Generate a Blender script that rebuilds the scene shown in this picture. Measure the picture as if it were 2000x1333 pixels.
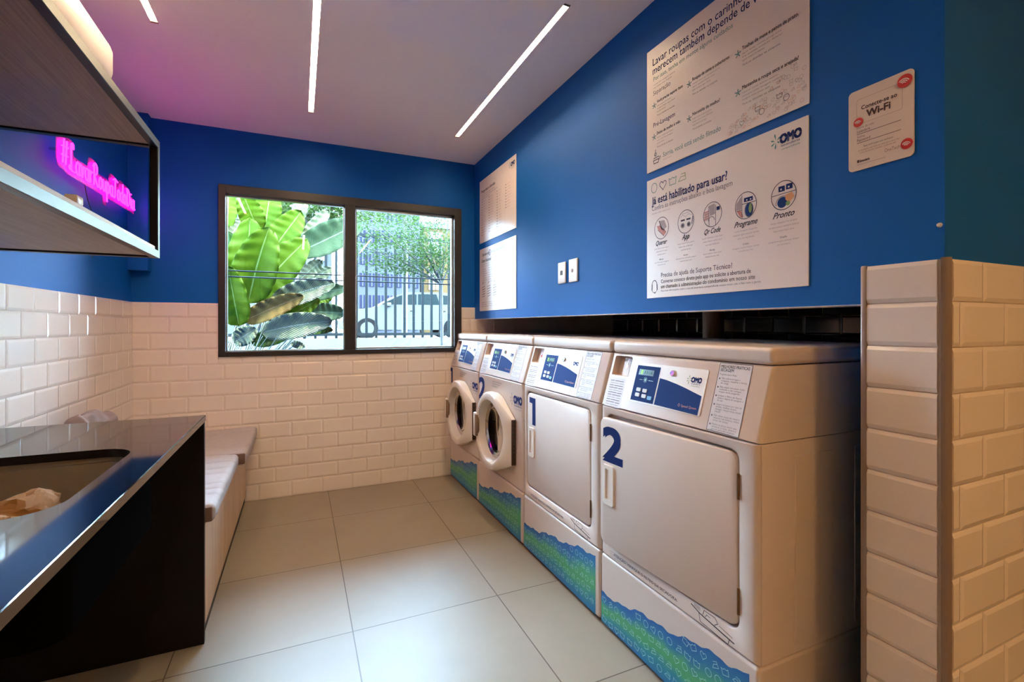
import bpy, bmesh, math, random
from mathutils import Vector, Matrix, noise
random.seed(7)
PI = math.pi
for o in list(bpy.data.objects): bpy.data.objects.remove(o)
sc = bpy.context.scene
COL = sc.collection

# ------------------------------------------------------------------ camera
CH = 1.176
cam_d = bpy.data.cameras.new('camera')
cam = bpy.data.objects.new('camera', cam_d); COL.objects.link(cam)
cam.location = (0, 0, CH)
cam.rotation_euler = (PI/2, 0, -0.4205)
cam_d.sensor_width = 36; cam_d.lens = 36*930.85/2000
cam_d.shift_y = -(666.5-636.82)/2000
cam_d.clip_start = 0.05; cam_d.clip_end = 200
sc.camera = cam

# ------------------------------------------------------------------ light and exposure
sc.view_settings.view_transform = 'Standard'
sc.view_settings.look = 'None'
sc.view_settings.gamma = 1.0
sc.view_settings.exposure = 1.55
sc.view_settings.use_curve_mapping = False
try:
    sc.cycles.use_denoising = True
    sc.cycles.max_bounces = 10; sc.cycles.diffuse_bounces = 6; sc.cycles.glossy_bounces = 5
    sc.cycles.transparent_max_bounces = 16; sc.cycles.transmission_bounces = 6
    sc.cycles.sample_clamp_indirect = 6.0
    sc.cycles.caustics_reflective = False; sc.cycles.caustics_refractive = False
except Exception: pass
SKY_LOW, SKY_HIGH = 21.0, 34.0
w = bpy.data.worlds.new('daylight'); sc.world = w; w.use_nodes = True
nt = w.node_tree; nt.nodes.clear()
wo = nt.nodes.new('ShaderNodeOutputWorld'); bg = nt.nodes.new('ShaderNodeBackground')
tc = nt.nodes.new('ShaderNodeTexCoord'); sx = nt.nodes.new('ShaderNodeSeparateXYZ')
rp = nt.nodes.new('ShaderNodeValToRGB')
nt.links.new(tc.outputs['Generated'], sx.inputs[0]); nt.links.new(sx.outputs['Z'], rp.inputs[0])
e = rp.color_ramp.elements
e[0].position = 0.0; e[0].color = (SKY_LOW*0.70, SKY_LOW*0.93, SKY_LOW*1.15, 1)
e[1].position = 0.45; e[1].color = (SKY_HIGH*0.52, SKY_HIGH*0.82, SKY_HIGH*1.15, 1)
m_ = rp.color_ramp.elements.new(0.20); m_.color = (SKY_LOW*1.3*0.60, SKY_LOW*1.3*0.88, SKY_LOW*1.3*1.15, 1)
nt.links.new(rp.outputs[0], bg.inputs['Color']); bg.inputs['Strength'].default_value = 1.0
nt.links.new(bg.outputs[0], wo.inputs[0])
sun_d = bpy.data.lights.new('sun', 'SUN'); sun_d.energy = 14.0; sun_d.angle = math.radians(2); sun_d.color = (1, 0.95, 0.86)
sun = bpy.data.objects.new('sun', sun_d); COL.objects.link(sun)
sd = Vector((0.75, -0.10, 1.0)).normalized()       # direction towards the sun: along the street, just on the building's side
sun.rotation_euler = sd.to_track_quat('Z', 'Y').to_euler(); sun.location = (3, 3, 6)
LED_STRENGTH = 52.0
NEON_STRENGTH = 8.0

# ------------------------------------------------------------------ helpers
def S(r, g, b):
    f = lambda c: (c/255/12.92) if c/255 <= 0.04045 else ((c/255+0.055)/1.055)**2.4
    return (f(r), f(g), f(b), 1)

def mat(name, col, rough=0.5, metal=0.0, spec=0.5, var=0.04, scale=6.0, bump=0.0, bscale=60.0, emit=None, es=0.0, trans=0.0, coat=0.0, ior=None):
    m = bpy.data.materials.new(name); m.use_nodes = True
    n = m.node_tree.nodes; L = m.node_tree.links; p = n['Principled BSDF']
    tcn = n.new('ShaderNodeTexCoord')
    if var > 0:
        nz = n.new('ShaderNodeTexNoise'); nz.inputs['Scale'].default_value = scale; nz.inputs['Detail'].default_value = 3
        L.new(tcn.outputs['Object'], nz.inputs['Vector'])
        mx = n.new('ShaderNodeMix'); mx.data_type = 'RGBA'
        mx.inputs['A'].default_value = tuple(max(0, c*(1-var)) for c in col[:3])+(1,)
        mx.inputs['B'].default_value = tuple(min(1, c*(1+var)) for c in col[:3])+(1,)
        L.new(nz.outputs['Fac'], mx.inputs['Factor']); L.new(mx.outputs['Result'], p.inputs['Base Color'])
    else: p.inputs['Base Color'].default_value = col
    p.inputs['Roughness'].default_value = rough; p.inputs['Metallic'].default_value = metal
    p.inputs['Specular IOR Level'].default_value = spec
    if ior: p.inputs['IOR'].default_value = ior
    if coat: p.inputs['Coat Weight'].default_value = coat
    if trans: p.inputs['Transmission Weight'].default_value = trans
    if emit: p.inputs['Emission Color'].default_value = emit; p.inputs['Emission Strength'].default_value = es
    if bump > 0:
        nb = n.new('ShaderNodeTexNoise'); nb.inputs['Scale'].default_value = bscale; nb.inputs['Detail'].default_value = 4
        bp = n.new('ShaderNodeBump'); bp.inputs['Strength'].default_value = bump; bp.inputs['Distance'].default_value = 0.003
        L.new(tcn.outputs['Object'], nb.inputs['Vector']); L.new(nb.outputs['Fac'], bp.inputs['Height']); L.new(bp.outputs['Normal'], p.inputs['Normal'])
    return m

class MB:
    def __init__(s): s.v = []; s.f = []; s.m = []; s.uv = {}; s.T = None
    def P(s, p):
        p = Vector(p)
        if s.T is not None: p = s.T @ p
        s.v.append(p); return len(s.v)-1
    def face(s, idx, m=0, uv=None):
        s.f.append(tuple(idx)); s.m.append(m)
        if uv: s.uv[len(s.f)-1] = uv
    def quad(s, a, b, c, d, m=0, uv=None): s.face([s.P(a), s.P(b), s.P(c), s.P(d)], m, uv)
    def poly(s, pts, m=0): s.face([s.P(p) for p in pts], m)
    def box(s, x0, y0, z0, x1, y1, z1, m=0):
        i = [s.P(p) for p in ((x0,y0,z0),(x1,y0,z0),(x1,y1,z0),(x0,y1,z0),(x0,y0,z1),(x1,y0,z1),(x1,y1,z1),(x0,y1,z1))]
        for q in ((0,3,2,1),(4,5,6,7),(0,1,5,4),(1,2,6,5),(2,3,7,6),(3,0,4,7)): s.face([i[k] for k in q], m)
    def bmerge(s, bm, m=0):
        o = [s.P(v.co) for v in bm.verts]; bm.verts.index_update()
        for f in bm.faces: s.face([o[v.index] for v in f.verts], m)
        bm.free()
    def rbox(s, x0, y0, z0, x1, y1, z1, r=0.01, seg=3, m=0):
        bm = bmesh.new(); bmesh.ops.create_cube(bm, size=1)
        for v in bm.verts: v.co = Vector(((x0+x1)/2+v.co.x*(x1-x0), (y0+y1)/2+v.co.y*(y1-y0), (z0+z1)/2+v.co.z*(z1-z0)))
        bmesh.ops.bevel(bm, geom=bm.edges[:], offset=r, segments=seg, affect='EDGES', profile=0.5, clamp_overlap=True)
        s.bmerge(bm, m)
    def loft(s, loops, cap0=True, cap1=True, m=0, closed=True):
        L = [[s.P(p) for p in lp] for lp in loops]
        for a, b in zip(L, L[1:]):
            n = len(a)
            for k in range(n if closed else n-1):
                j = (k+1) % n; s.face([a[k], a[j], b[j], b[k]], m)
        if cap0: s.face(L[0][::-1], m)
        if cap1: s.face(L[-1], m)
        return L
    def tube(s, pts, r, n=8, m=0, caps=True):
        pts = [Vector(p) for p in pts]; rr = r if isinstance(r, (list, tuple)) else [r]*len(pts)
        loops = []; up = None
        for i, p in enumerate(pts):
            t = (pts[min(i+1, len(pts)-1)]-pts[max(i-1, 0)])
            if t.length < 1e-9: t = Vector((0, 0, 1))
            t.normalize()
            if up is None:
                up = Vector((0, 0, 1)) if abs(t.z) < 0.9 else Vector((1, 0, 0))
            a = t.cross(up)
            if a.length < 1e-6: a = t.orthogonal()
            a.normalize(); b = a.cross(t).normalized(); up = b
            loops.append([p+rr[i]*(math.cos(2*PI*k/n)*a+math.sin(2*PI*k/n)*b) for k in range(n)])
        s.loft(loops, caps, caps, m)
    def cyl(s, c, axis, r, h, n=24, m=0, r2=None):
        c = Vector(c); a = Vector(axis).normalized(); u = a.orthogonal().normalized(); v = a.cross(u)
        r2 = r if r2 is None else r2
        s.loft([[c+rr*(math.cos(2*PI*k/n)*u+math.sin(2*PI*k/n)*v)+a*d for k in range(n)] for rr, d in ((r, 0), (r2, h))], m=m)
    def build(s, name, mats, parent=None, smooth=True, angle=32, wn=False):
        me = bpy.data.meshes.new(name); me.from_pydata([tuple(v) for v in s.v], [], s.f)
        if not isinstance(mats, (list, tuple)): mats = [mats]
        for mm in mats: me.materials.append(mm)
        for p, k in zip(me.polygons, s.m): p.material_index = k
        if s.uv:
            ul = me.uv_layers.new(name='UVMap')
            for fi, uv in s.uv.items():
                for li, c in zip(me.polygons[fi].loop_indices, uv): ul.data[li].uv = c
        me.update()
        if not s.uv:
            bm = bmesh.new(); bm.from_mesh(me); bmesh.ops.recalc_face_normals(bm, faces=bm.faces[:]); bm.to_mesh(me); bm.free()
        if smooth:
            me.shade_smooth() if hasattr(me, 'shade_smooth') else None
            try: me.set_sharp_from_angle(angle=math.radians(angle))
            except Exception: pass
        o = bpy.data.objects.new(name, me); COL.objects.link(o)
        if parent is not None: o.parent = parent
        if wn:
            md = o.modifiers.new('wn', 'WEIGHTED_NORMAL'); md.keep_sharp = True; md.weight = 100
        return o

def tag(o, label=None, cat=None, group=None, kind=None):
    if label: o['label'] = label
    if cat: o['category'] = cat
    if group: o['group'] = group
    if kind: o['kind'] = kind
    return o
def empty(name, loc=(0, 0, 0)):
    o = bpy.data.objects.new(name, None); o.location = loc; o.empty_display_size = 0.1; COL.objects.link(o); return o
def rect_loop(u0, u1, v0, v1, r, k=6):
    out = []
    for cu, cv, a0 in ((u1-r, v1-r, 0), (u0+r, v1-r, 90), (u0+r, v0+r, 180), (u1-r, v0+r, 270)):
        for i in range(k):
            a = math.radians(a0+90*i/(k-1)); out.append((cu+r*math.cos(a), cv+r*math.sin(a)))
    return out
def outer_loop(u0, u1, v0, v1, hu0, hu1, hv0, hv1, r, k=6):
    """points on the rectangle that match rect_loop(hole) point by point"""
    out = []
    for su, sv, a0 in ((1, 1, 0), (-1, 1, 90), (-1, -1, 180), (1, -1, 270)):
        cu = hu1-r if su > 0 else hu0+r; cv = hv1-r if sv > 0 else hv0+r
        U = u1 if su > 0 else u0; V = v1 if sv > 0 else v0
        for i in range(k):
            f = i/(k-1)
            if a0 in (90, 270): f = 1-f       # first leg runs along the horizontal edge
            if f <= 0.5: q = (U, cv+(V-cv)*math.tan(f*PI/2))
            else: q = (cu+(U-cu)*math.tan((1-f)*PI/2), V)
            out.append(q)
    return out

# text and line drawing on a plane: O origin, U right, V up, N towards the reader
class Plane:
    def __init__(s, O, U, V, N): s.O, s.U, s.V, s.N = Vector(O), Vector(U), Vector(V), Vector(N)
    def at(s, x, y, d=0.0): return s.O+s.U*x+s.V*y+s.N*d
_tx = {}
def text_geo(t, bold, shear):
    key = (t, bold, shear)
    if key in _tx: return _tx[key]
    c = bpy.data.curves.new('t', 'FONT'); c.body = t; c.size = 1.0; c.resolution_u = 8 if len(t) < 4 else 2; c.offset = bold; c.shear = shear
    o = bpy.data.objects.new('t', c); COL.objects.link(o)
    bpy.context.view_layer.update()
    me = o.evaluated_get(bpy.context.evaluated_depsgraph_get()).to_mesh()
    vs = [(v.co.x, v.co.y) for v in me.vertices]; fs = [tuple(p.vertices) for p in me.polygons]
    o.evaluated_get(bpy.context.evaluated_depsgraph_get()).to_mesh_clear()
    bpy.data.objects.remove(o); bpy.data.curves.remove(c)
    _tx[key] = (vs, fs); return _tx[key]
def text(b, pl, t, x, y, h, m=0, width=None, bold=0.0, shear=0.0, align='L', d=0.0006, sxy=1.0):
    vs, fs = text_geo(t, 0.0, shear)
    if not vs: return
    x0 = min(p[0] for p in vs); x1 = max(p[0] for p in vs)
    k = h; kx = (width/(x1-x0)) if width else k*sxy
    off = {'L': 0, 'C': -(x1-x0)*kx/2, 'R': -(x1-x0)*kx}[align]
    e = bold*k
    for i_, (ex, ey) in enumerate(((-e, -e), (e, e), (-e, e), (e, -e)) if bold > 0 else ((0, 0),)):
        idx = [b.P(pl.at(x+off+(p[0]-x0)*kx+ex, y+p[1]*k+ey, d+i_*0.00004)) for p in vs]
        for f in fs: b.face([idx[i] for i in f], m)
def stroke(b, pl, pts, wd, m=0, closed=False, d=0.0006):
    pts = list(pts)
    if closed: pts = pts+[pts[0]]
    for i_, ((x0, y0), (x1, y1)) in enumerate(zip(pts, pts[1:])):
        d += 0.000004
        dx, dy = x1-x0, y1-y0; L = math.hypot(dx, dy)
        if L < 1e-7: continue
        ex, ey = dx/L*wd*0.4, dy/L*wd*0.4; nx, ny = -dy/L*wd/2, dx/L*wd/2
        b.quad(pl.at(x0-ex-nx, y0-ey-ny, d), pl.at(x1+ex-nx, y1+ey-ny, d), pl.at(x1+ex+nx, y1+ey+ny, d), pl.at(x0-ex+nx, y0-ey+ny, d), m)
def circ(cx, cy, r, n=18, ry=None, a0=0, a1=360):
    ry = r if ry is None else ry
    return [(cx+r*math.cos(math.radians(a0+(a1-a0)*i/n)), cy+ry*math.sin(math.radians(a0+(a1-a0)*i/n))) for i in range(n if a1-a0 == 360 else n+1)]
def disc(b, pl, cx, cy, r, m=0, d=0.0006, n=20): b.poly([pl.at(x, y, d) for x, y in circ(cx, cy, r, n)], m)
def rectf(b, pl, x0, y0, x1, y1, m=0, d=0.0006): b.quad(pl.at(x0, y0, d), pl.at(x1, y0, d), pl.at(x1, y1, d), pl.at(x0, y1, d), m)
def heart(cx, cy, r): return [(cx+r*0.06*16*math.sin(t)**3, cy+r*0.06*(13*math.cos(t)-5*math.cos(2*t)-2*math.cos(3*t)-math.cos(4*t))) for t in [2*PI*i/14 for i in range(14)]]
def basin(cx, cy, r): return [(cx-r, cy+r*0.7), (cx-r*0.8, cy-r*0.7), (cx+r*0.8, cy-r*0.7), (cx+r, cy+r*0.7), (cx+r*0.5, cy+r*0.45), (cx, cy+r*0.7), (cx-r*0.5, cy+r*0.45)]
def iron(cx, cy, r): return [(cx-r, cy-r*0.6), (cx+r*0.9, cy-r*0.6), (cx+r*0.75, cy+r*0.7), (cx-r*0.3, cy+r*0.7), (cx+r*0.7, cy+r*0.7), (cx+r*0.78, cy+r*0.15), (cx-r*0.4, cy+r*0.15)]

# ------------------------------------------------------------------ materials
M = {}
M['blue'] = mat('blue_wall_paint', S(0, 88, 166), 0.6, spec=0.2, var=0.05, scale=3, bump=0.15, bscale=250)
M['ceil'] = mat('ceiling_paint', S(248, 244, 242), 0.8, var=0.02, scale=2, bump=0.1, bscale=200)
M['tile'] = mat('glazed_tile', S(226, 214, 204), 0.12, var=0.025, scale=4, spec=0.5)
M['grout'] = mat('tile_grout', S(214, 200, 188), 0.8, var=0.05, scale=20)
M['trim'] = mat('tile_edge_trim', S(150, 130, 118), 0.35, metal=0.4, var=0.03)
M['white'] = mat('white_enamel', S(212, 196, 186), 0.3, var=0.015, scale=3, bump=0.04, bscale=500)
M['white2'] = mat('white_plastic', S(232, 226, 218), 0.35, var=0.01)
M['dark'] = mat('dark_gap', S(30, 28, 28), 0.6, var=0.1)
M['granite'] = mat('black_granite', S(24, 22, 23), 0.05, var=0.3, scale=400, spec=0.8, ior=2.2)
M['darkpanel'] = mat('dark_honed_granite', S(22, 18, 17), 0.45, var=0.3, scale=400, spec=0.15)
M['steel'] = mat('brushed_steel', S(150, 146, 140), 0.38, metal=0.9, var=0.06, scale=30)
M['chrome'] = mat('chrome', S(205, 205, 205), 0.14, metal=1.0, var=0.02)
M['print'] = mat('black_print', S(38, 30, 44), 0.6, var=0.05)
M['grey'] = mat('grey_print', S(120, 110, 118), 0.6, var=0.05)
M['lgrey'] = mat('pale_grey_print', S(168, 152, 152), 0.6, var=0.05)
M['navy'] = mat('navy_print', S(10, 34, 96), 0.7, spec=0.15, var=0.05)
M['blueprint'] = mat('blue_print', S(26, 56, 116), 0.75, spec=0.15, var=0.05)
M['teal'] = mat('teal_print', S(60, 130, 130), 0.5, var=0.05)
M['greenp'] = mat('green_print', S(120, 150, 80), 0.5, var=0.05)
M['pinkp'] = mat('pink_print', S(196, 128, 118), 0.5, var=0.05)
M['orangep'] = mat('orange_print', S(214, 150, 100), 0.5, var=0.05)
M['redp'] = mat('red_print', S(200, 24, 24), 0.3, var=0.08)
M['poster'] = mat('poster_sheet', S(232, 220, 212), 0.35, var=0.01)
M['edge'] = mat('poster_edge', S(240, 240, 240), 0.4, var=0.01)
M['metal_black'] = mat('black_metal', S(22, 20, 20), 0.35, metal=0.3, var=0.1)
M['metal_grey'] = mat('satin_metal_strip', S(118, 120, 114), 0.4, metal=0.7, var=0.05, scale=20)
M['windowframe'] = mat('bronze_window_frame', S(34, 27, 26), 0.45, metal=0.1, var=0.08)
M['alu'] = mat('aluminium_seal', S(170, 178, 172), 0.3, metal=0.6, var=0.03)
M['black'] = mat('black_rubber', S(14, 14, 14), 0.5, var=0.1)
M['concrete'] = mat('pale_concrete', S(48, 50, 49), 0.85, var=0.15, scale=5)

def wood_mat(name, c1, c2, axis='Y', rough=0.45, sc_=60):
    m = mat(name, c1, rough, var=0); n = m.node_tree.nodes; L = m.node_tree.links; p = n['Principled BSDF']
    t = n.new('ShaderNodeTexCoord'); mp = n.new('ShaderNodeMapping')
    s = {'X': (3, sc_, sc_), 'Y': (sc_, 3, sc_), 'Z': (sc_, sc_, 3)}[axis]
    mp.inputs['Scale'].default_value = s
    nz = n.new('ShaderNodeTexNoise'); nz.inputs['Scale'].default_value = 1.0; nz.inputs['Detail'].default_value = 4
    cr = n.new('ShaderNodeValToRGB'); cr.color_ramp.elements[0].position = 0.35; cr.color_ramp.elements[1].position = 0.65
    cr.color_ramp.elements[0].color = c1; cr.color_ramp.elements[1].color = c2
    L.new(t.outputs['Object'], mp.inputs[0]); L.new(mp.outputs[0], nz.inputs['Vector']); L.new(nz.outputs['Fac'], cr.inputs[0]); L.new(cr.outputs[0], p.inputs['Base Color'])
    return m
M['shelfwood'] = wood_mat('dark_oak_laminate', S(146, 122, 112), S(168, 144, 132), 'Y', sc_=220)
M['shelfwood2'] = wood_mat('greige_laminate', S(164, 148, 140), S(186, 170, 160), 'Y', sc_=220)
M['benchwood'] = wood_mat('pale_laminate', S(190, 158, 128), S(214, 186, 156), 'Z', sc_=90)

# floor: 60 cm porcelain tiles
def floor_mat():
    m = mat('porcelain_floor', S(186, 176, 162), 0.28, var=0, spec=0.3); n = m.node_tree.nodes; L = m.node_tree.links; p = n['Principled BSDF']
    t = n.new('ShaderNodeTexCoord'); s = n.new('ShaderNodeSeparateXYZ'); L.new(t.outputs['Object'], s.inputs[0])
    def line(out, off):
        a = n.new('ShaderNodeMath'); a.operation = 'SUBTRACT'; a.inputs[1].default_value = off-60*0.6; L.new(out, a.inputs[0])
        b = n.new('ShaderNodeMath'); b.operation = 'DIVIDE'; b.inputs[1].default_value = 0.6; L.new(a.outputs[0], b.inputs[0])
        c = n.new('ShaderNodeMath'); c.operation = 'FRACT'; L.new(b.outputs[0], c.inputs[0])
        d = n.new('ShaderNodeMath'); d.operation = 'PINGPONG'; d.inputs[1].default_value = 0.5; L.new(c.outputs[0], d.inputs[0])
        f = n.new('ShaderNodeMath'); f.operation = 'LESS_THAN'; f.inputs[1].default_value = 0.0036; L.new(d.outputs[0], f.inputs[0])
        fl = n.new('ShaderNodeMath'); fl.operation = 'FLOOR'; L.new(b.outputs[0], fl.inputs[0])
        return f, fl
    fx, ix = line(s.outputs['X'], 0.1896); fy, iy = line(s.outputs['Y'], 1.922)
    g = n.new('ShaderNodeMath'); g.operation = 'MAXIMUM'; L.new(fx.outputs[0], g.inputs[0]); L.new(fy.outputs[0], g.inputs[1])
    cb = n.new('ShaderNodeCombineXYZ'); L.new(ix.outputs[0], cb.inputs[0]); L.new(iy.outputs[0], cb.inputs[1])
    wn = n.new('ShaderNodeTexWhiteNoise'); wn.noise_dimensions = '3D'; L.new(cb.outputs[0], wn.inputs['Vector'])
    nz = n.new('ShaderNodeTexNoise'); nz.inputs['Scale'].default_value = 2.2; nz.inputs['Detail'].default_value = 6; nz.inputs['Distortion'].default_value = 0.6
    ad = n.new('ShaderNodeVectorMath'); ad.operation = 'ADD'; L.new(t.outputs['Object'], ad.inputs[0])
    sc2 = n.new('ShaderNodeVectorMath'); sc2.operation = 'SCALE'; sc2.inputs['Scale'].default_value = 7; L.new(cb.outputs[0], sc2.inputs[0]); L.new(sc2.outputs[0], ad.inputs[1]); L.new(ad.outputs[0], nz.inputs['Vector'])
    cr = n.new('ShaderNodeValToRGB'); cr.color_ramp.elements[0].position = 0.3; cr.color_ramp.elements[1].position = 0.72
    cr.color_ramp.elements[0].color = S(134, 123, 108); cr.color_ramp.elements[1].color = S(145, 134, 118); L.new(nz.outputs['Fac'], cr.inputs[0])
    mx = n.new('ShaderNodeMix'); mx.data_type = 'RGBA'; L.new(g.outputs[0], mx.inputs['Factor']); L.new(cr.outputs[0], mx.inputs['A']); mx.inputs['B'].default_value = S(86, 72, 60)
    L.new(mx.outputs['Result'], p.inputs['Base Color'])
    rr = n.new('ShaderNodeMapRange'); rr.inputs['To Min'].default_value = 0.36; rr.inputs['To Max'].default_value = 0.46; L.new(nz.outputs['Fac'], rr.inputs['Value']); L.new(rr.outputs[0], p.inputs['Roughness'])
    bp = n.new('ShaderNodeBump'); bp.invert = True; bp.inputs['Strength'].default_value = 0.5; bp.inputs['Distance'].default_value = 0.002; L.new(g.outputs[0], bp.inputs['Height']); L.new(bp.outputs['Normal'], p.inputs['Normal'])
    return m
M['floor'] = floor_mat()

def pane_mat():
    m = bpy.data.materials.new('window_glass'); m.use_nodes = True; n = m.node_tree.nodes; L = m.node_tree.links; n.clear()
    o = n.new('ShaderNodeOutputMaterial'); a = n.new('ShaderNodeBsdfTransparent'); g = n.new('ShaderNodeBsdfGlossy'); g.inputs['Roughness'].default_value = 0.0
    a.inputs['Color'].default_value = (0.97, 0.99, 0.98, 1); mx = n.new('ShaderNodeMixShader'); fr = n.new('ShaderNodeFresnel'); fr.inputs['IOR'].default_value = 1.45
    L.new(fr.outputs[0], mx.inputs[0]); L.new(a.outputs[0], mx.inputs[1]); L.new(g.outputs[0], mx.inputs[2]); L.new(mx.outputs[0], o.inputs[0]); return m
M['pane'] = pane_mat()
def door_glass_mat():
    m = bpy.data.materials.new('dark_door_glass'); m.use_nodes = True; n = m.node_tree.nodes; L = m.node_tree.links; n.clear()
    o = n.new('ShaderNodeOutputMaterial'); a = n.new('ShaderNodeBsdfTransparent'); g = n.new('ShaderNodeBsdfGlossy'); g.inputs['Roughness'].default_value = 0.03
    a.inputs['Color'].default_value = (0.10, 0.09, 0.085, 1); mx = n.new('ShaderNodeMixShader'); fr = n.new('ShaderNodeFresnel'); fr.inputs['IOR'].default_value = 1.25
    L.new(fr.outputs[0], mx.inputs[0]); L.new(a.outputs[0], mx.inputs[1]); L.new(g.outputs[0], mx.inputs[2]); L.new(mx.outputs[0], o.inputs[0]); return m
M['doorglass'] = door_glass_mat()

# ------------------------------------------------------------------ room numbers
XL, XB, YB, ZC = -0.943, 1.294, 3.634, 2.475
TT = 1.324                   # top of the wall tiles
RH, TW = 0.102, 0.2          # tile row height and tile width
YN = -2.6                    # wall behind the camera
XR = 3.4
YP, YE = 0.567, 0.731        # pier faces
WX0, WX1, WZ0, WZ1 = -0.48, 1.178, 0.972, 2.103
XREC = 2.64                  # back of the recess behind the machines
TP = 0.008                   # tile thickness

def structure(b, name, mats, parent=None, **k):
    o = b.build(name, mats, parent, **k)
    o['kind'] = 'structure'
    return o
def tiles(b, f, u0, u1, z1, ju, holes=(), rows=13, z0=0.006, bev=0.011, TW=TW, dp=0.74):
    """bevelled tiles; f(u, z, d) -> point, d = height above the wall; ju = a vertical joint of the top row"""
    g = 0.0012
    for k in range(rows):
        a, c = z0+RH*k, min(z0+RH*(k+1), z1)
        if k == 0: a = 0.0
        top = (rows-1-k)
        off = ju+(TW/2 if top % 2 else 0)
        i0 = math.floor((u0-off)/TW)-1
        for i in range(i0, i0+int((u1-u0)/TW)+4):
            s, t = max(off+i*TW, u0), min(off+(i+1)*TW, u1)
            if t-s < 0.004: continue
            pcs = [(s, t, a, c)]
            for (hu0, hu1, hz0, hz1) in holes:
                new = []
                for (p, q, r1, r2) in pcs:
                    if q <= hu0 or p >= hu1 or r2 <= hz0 or r1 >= hz1: new.append((p, q, r1, r2)); continue
                    if p < hu0: new.append((p, hu0, r1, r2))
                    if q > hu1: new.append((hu1, q, r1, r2))
                    if r1 < hz0: new.append((max(p, hu0), min(q, hu1), r1, hz0))
                    if r2 > hz1: new.append((max(p, hu0), min(q, hu1), hz1, r2))
                pcs = new
            for (p, q, r1, r2) in pcs:
                if q-p < 0.006 or r2-r1 < 0.006: continue
                full = (off+i*TW, off+(i+1)*TW)
                bl = bev if abs(p-full[0]) < 1e-6 else 0.001
                br = bev if abs(q-full[1]) < 1e-6 else 0.001
                bb = bev if abs(r1-a) < 1e-6 else 0.001
                bt = bev if abs(r2-c) < 1e-6 else 0.001
                if q-p < bl+br+0.004: bl = br = (q-p)*0.3
                if r2-r1 < bb+bt+0.004: bb = bt = (r2-r1)*0.3
                e1 = random.uniform(-0.0002, 0.0002); e2 = random.uniform(-0.0002, 0.0002)
                o = [(p+g, r1+g), (q-g, r1+g), (q-g, r2-g), (p+g, r2-g)]
                n = [(p+bl, r1+bb, TP-e1-e2), (q-br, r1+bb, TP+e1-e2), (q-br, r2-bt, TP+e1+e2), (p+bl, r2-bt, TP-e1+e2)]
                oi = [b.P(f(u, z, TP*dp)) for u, z in o]; ni = [b.P(f(*q2)) for q2 in n]; zi = [b.P(f(u, z, 0)) for u, z in o]
                b.face(ni, 0)
                for j in range(4):
                    b.face([oi[j], oi[(j+1) % 4], ni[(j+1) % 4], ni[j]], 0); b.face([zi[j], zi[(j+1) % 4], oi[(j+1) % 4], oi[j]], 0)

# floor
b = MB(); b.box(XL-0.2, YN-0.1, -0.06, XR+0.1, YB+0.25, 0.0); structure(b, 'floor', M['floor'], smooth=False)
# ceiling with slots for the light profiles
SLOTS = [(0.052, 0.082, 1.66, 3.15), (0.977, 1.005, 1.665, 3.15), (-0.578, -0.550, 0.99, 2.49),
         (0.052, 0.082, -1.6, -0.1), (0.977, 1.005, -1.6, -0.1), (2.2, 2.228, -1.9, -0.4)]  # this row: unseen strips, added for warm light from behind the camera
def ceiling():
    b = MB(); xs = sorted({XL-0.2, XR+0.1} | {s[0] for s in SLOTS} | {s[1] for s in SLOTS}); ys = sorted({YN-0.1, YB+0.25} | {s[2] for s in SLOTS} | {s[3] for s in SLOTS})
    sl = lambda x, y: any(s[0] < x < s[1] and s[2] < y < s[3] for s in SLOTS)
    for x0, x1 in zip(xs, xs[1:]):
        for y0, y1 in zip(ys, ys[1:]):
            if sl((x0+x1)/2, (y0+y1)/2): continue
            b.quad((x0, y0, ZC), (x0, y1, ZC), (x1, y1, ZC), (x1, y0, ZC))
    b.box(XL-0.2, YN-0.1, ZC+0.04, XR+0.1, YB+0.25, ZC+0.08)
    me = structure(b, 'ceiling', M['ceil'], smooth=False)
ceiling()
# back wall with the window opening
b = MB(); T = 0.20
for q in ((XL-0.2, WX0, 0, ZC+0.05), (WX1, XREC+0.3, 0, ZC+0.05), (WX0, WX1, 0, WZ0), (WX0, WX1, WZ1, ZC+0.05)):
    b.box(q[0], YB, q[2], q[1], YB+T, q[3])
wb = structure(b, 'wall_back', M['blue'], smooth=False)
b = MB(); fb = lambda u, z, d: (u, YB-0.002-d, z)
tiles(b, fb, XL+0.008, XREC-0.01, TT, -0.848, holes=[(WX0, WX1, WZ0, WZ1)])
structure(b, 'wall_back_tiles', M['tile'], wb, smooth=False)
b = MB()
for q in ((XL, WX0, 0, TT-0.001), (WX1, XREC, 0, TT-0.001), (WX0, WX1, 0, WZ0)): b.box(q[0], YB-0.0045, q[2], q[1], YB+0.001, q[3])
structure(b, 'wall_back_grout', M['grout'], wb, smooth=False)
# left wall
b = MB(); b.box(XL-0.2, YN-0.1, 0, XL, YB+0.2, ZC+0.05); wl = structure(b, 'wall_left', M['blue'], smooth=False)
b = MB(); tiles(b, lambda u, z, d: (XL+0.002+d, u, z), YN+0.01, YB-0.012, TT, 2.443); structure(b, 'wall_left_tiles', M['tile'], wl, smooth=False)
b = MB(); b.box(XL-0.001, YN, 0, XL+0.0045, YB, TT-0.001); structure(b, 'wall_left_grout', M['grout'], wl, smooth=False)
# pipe casing in the corner
b = MB(); b.box(XL-0.01, 3.567, 1.515, -0.842, YB+0.01, ZC+0.01); structure(b, 'trim_corner_casing', M['blue'], smooth=False)
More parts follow.
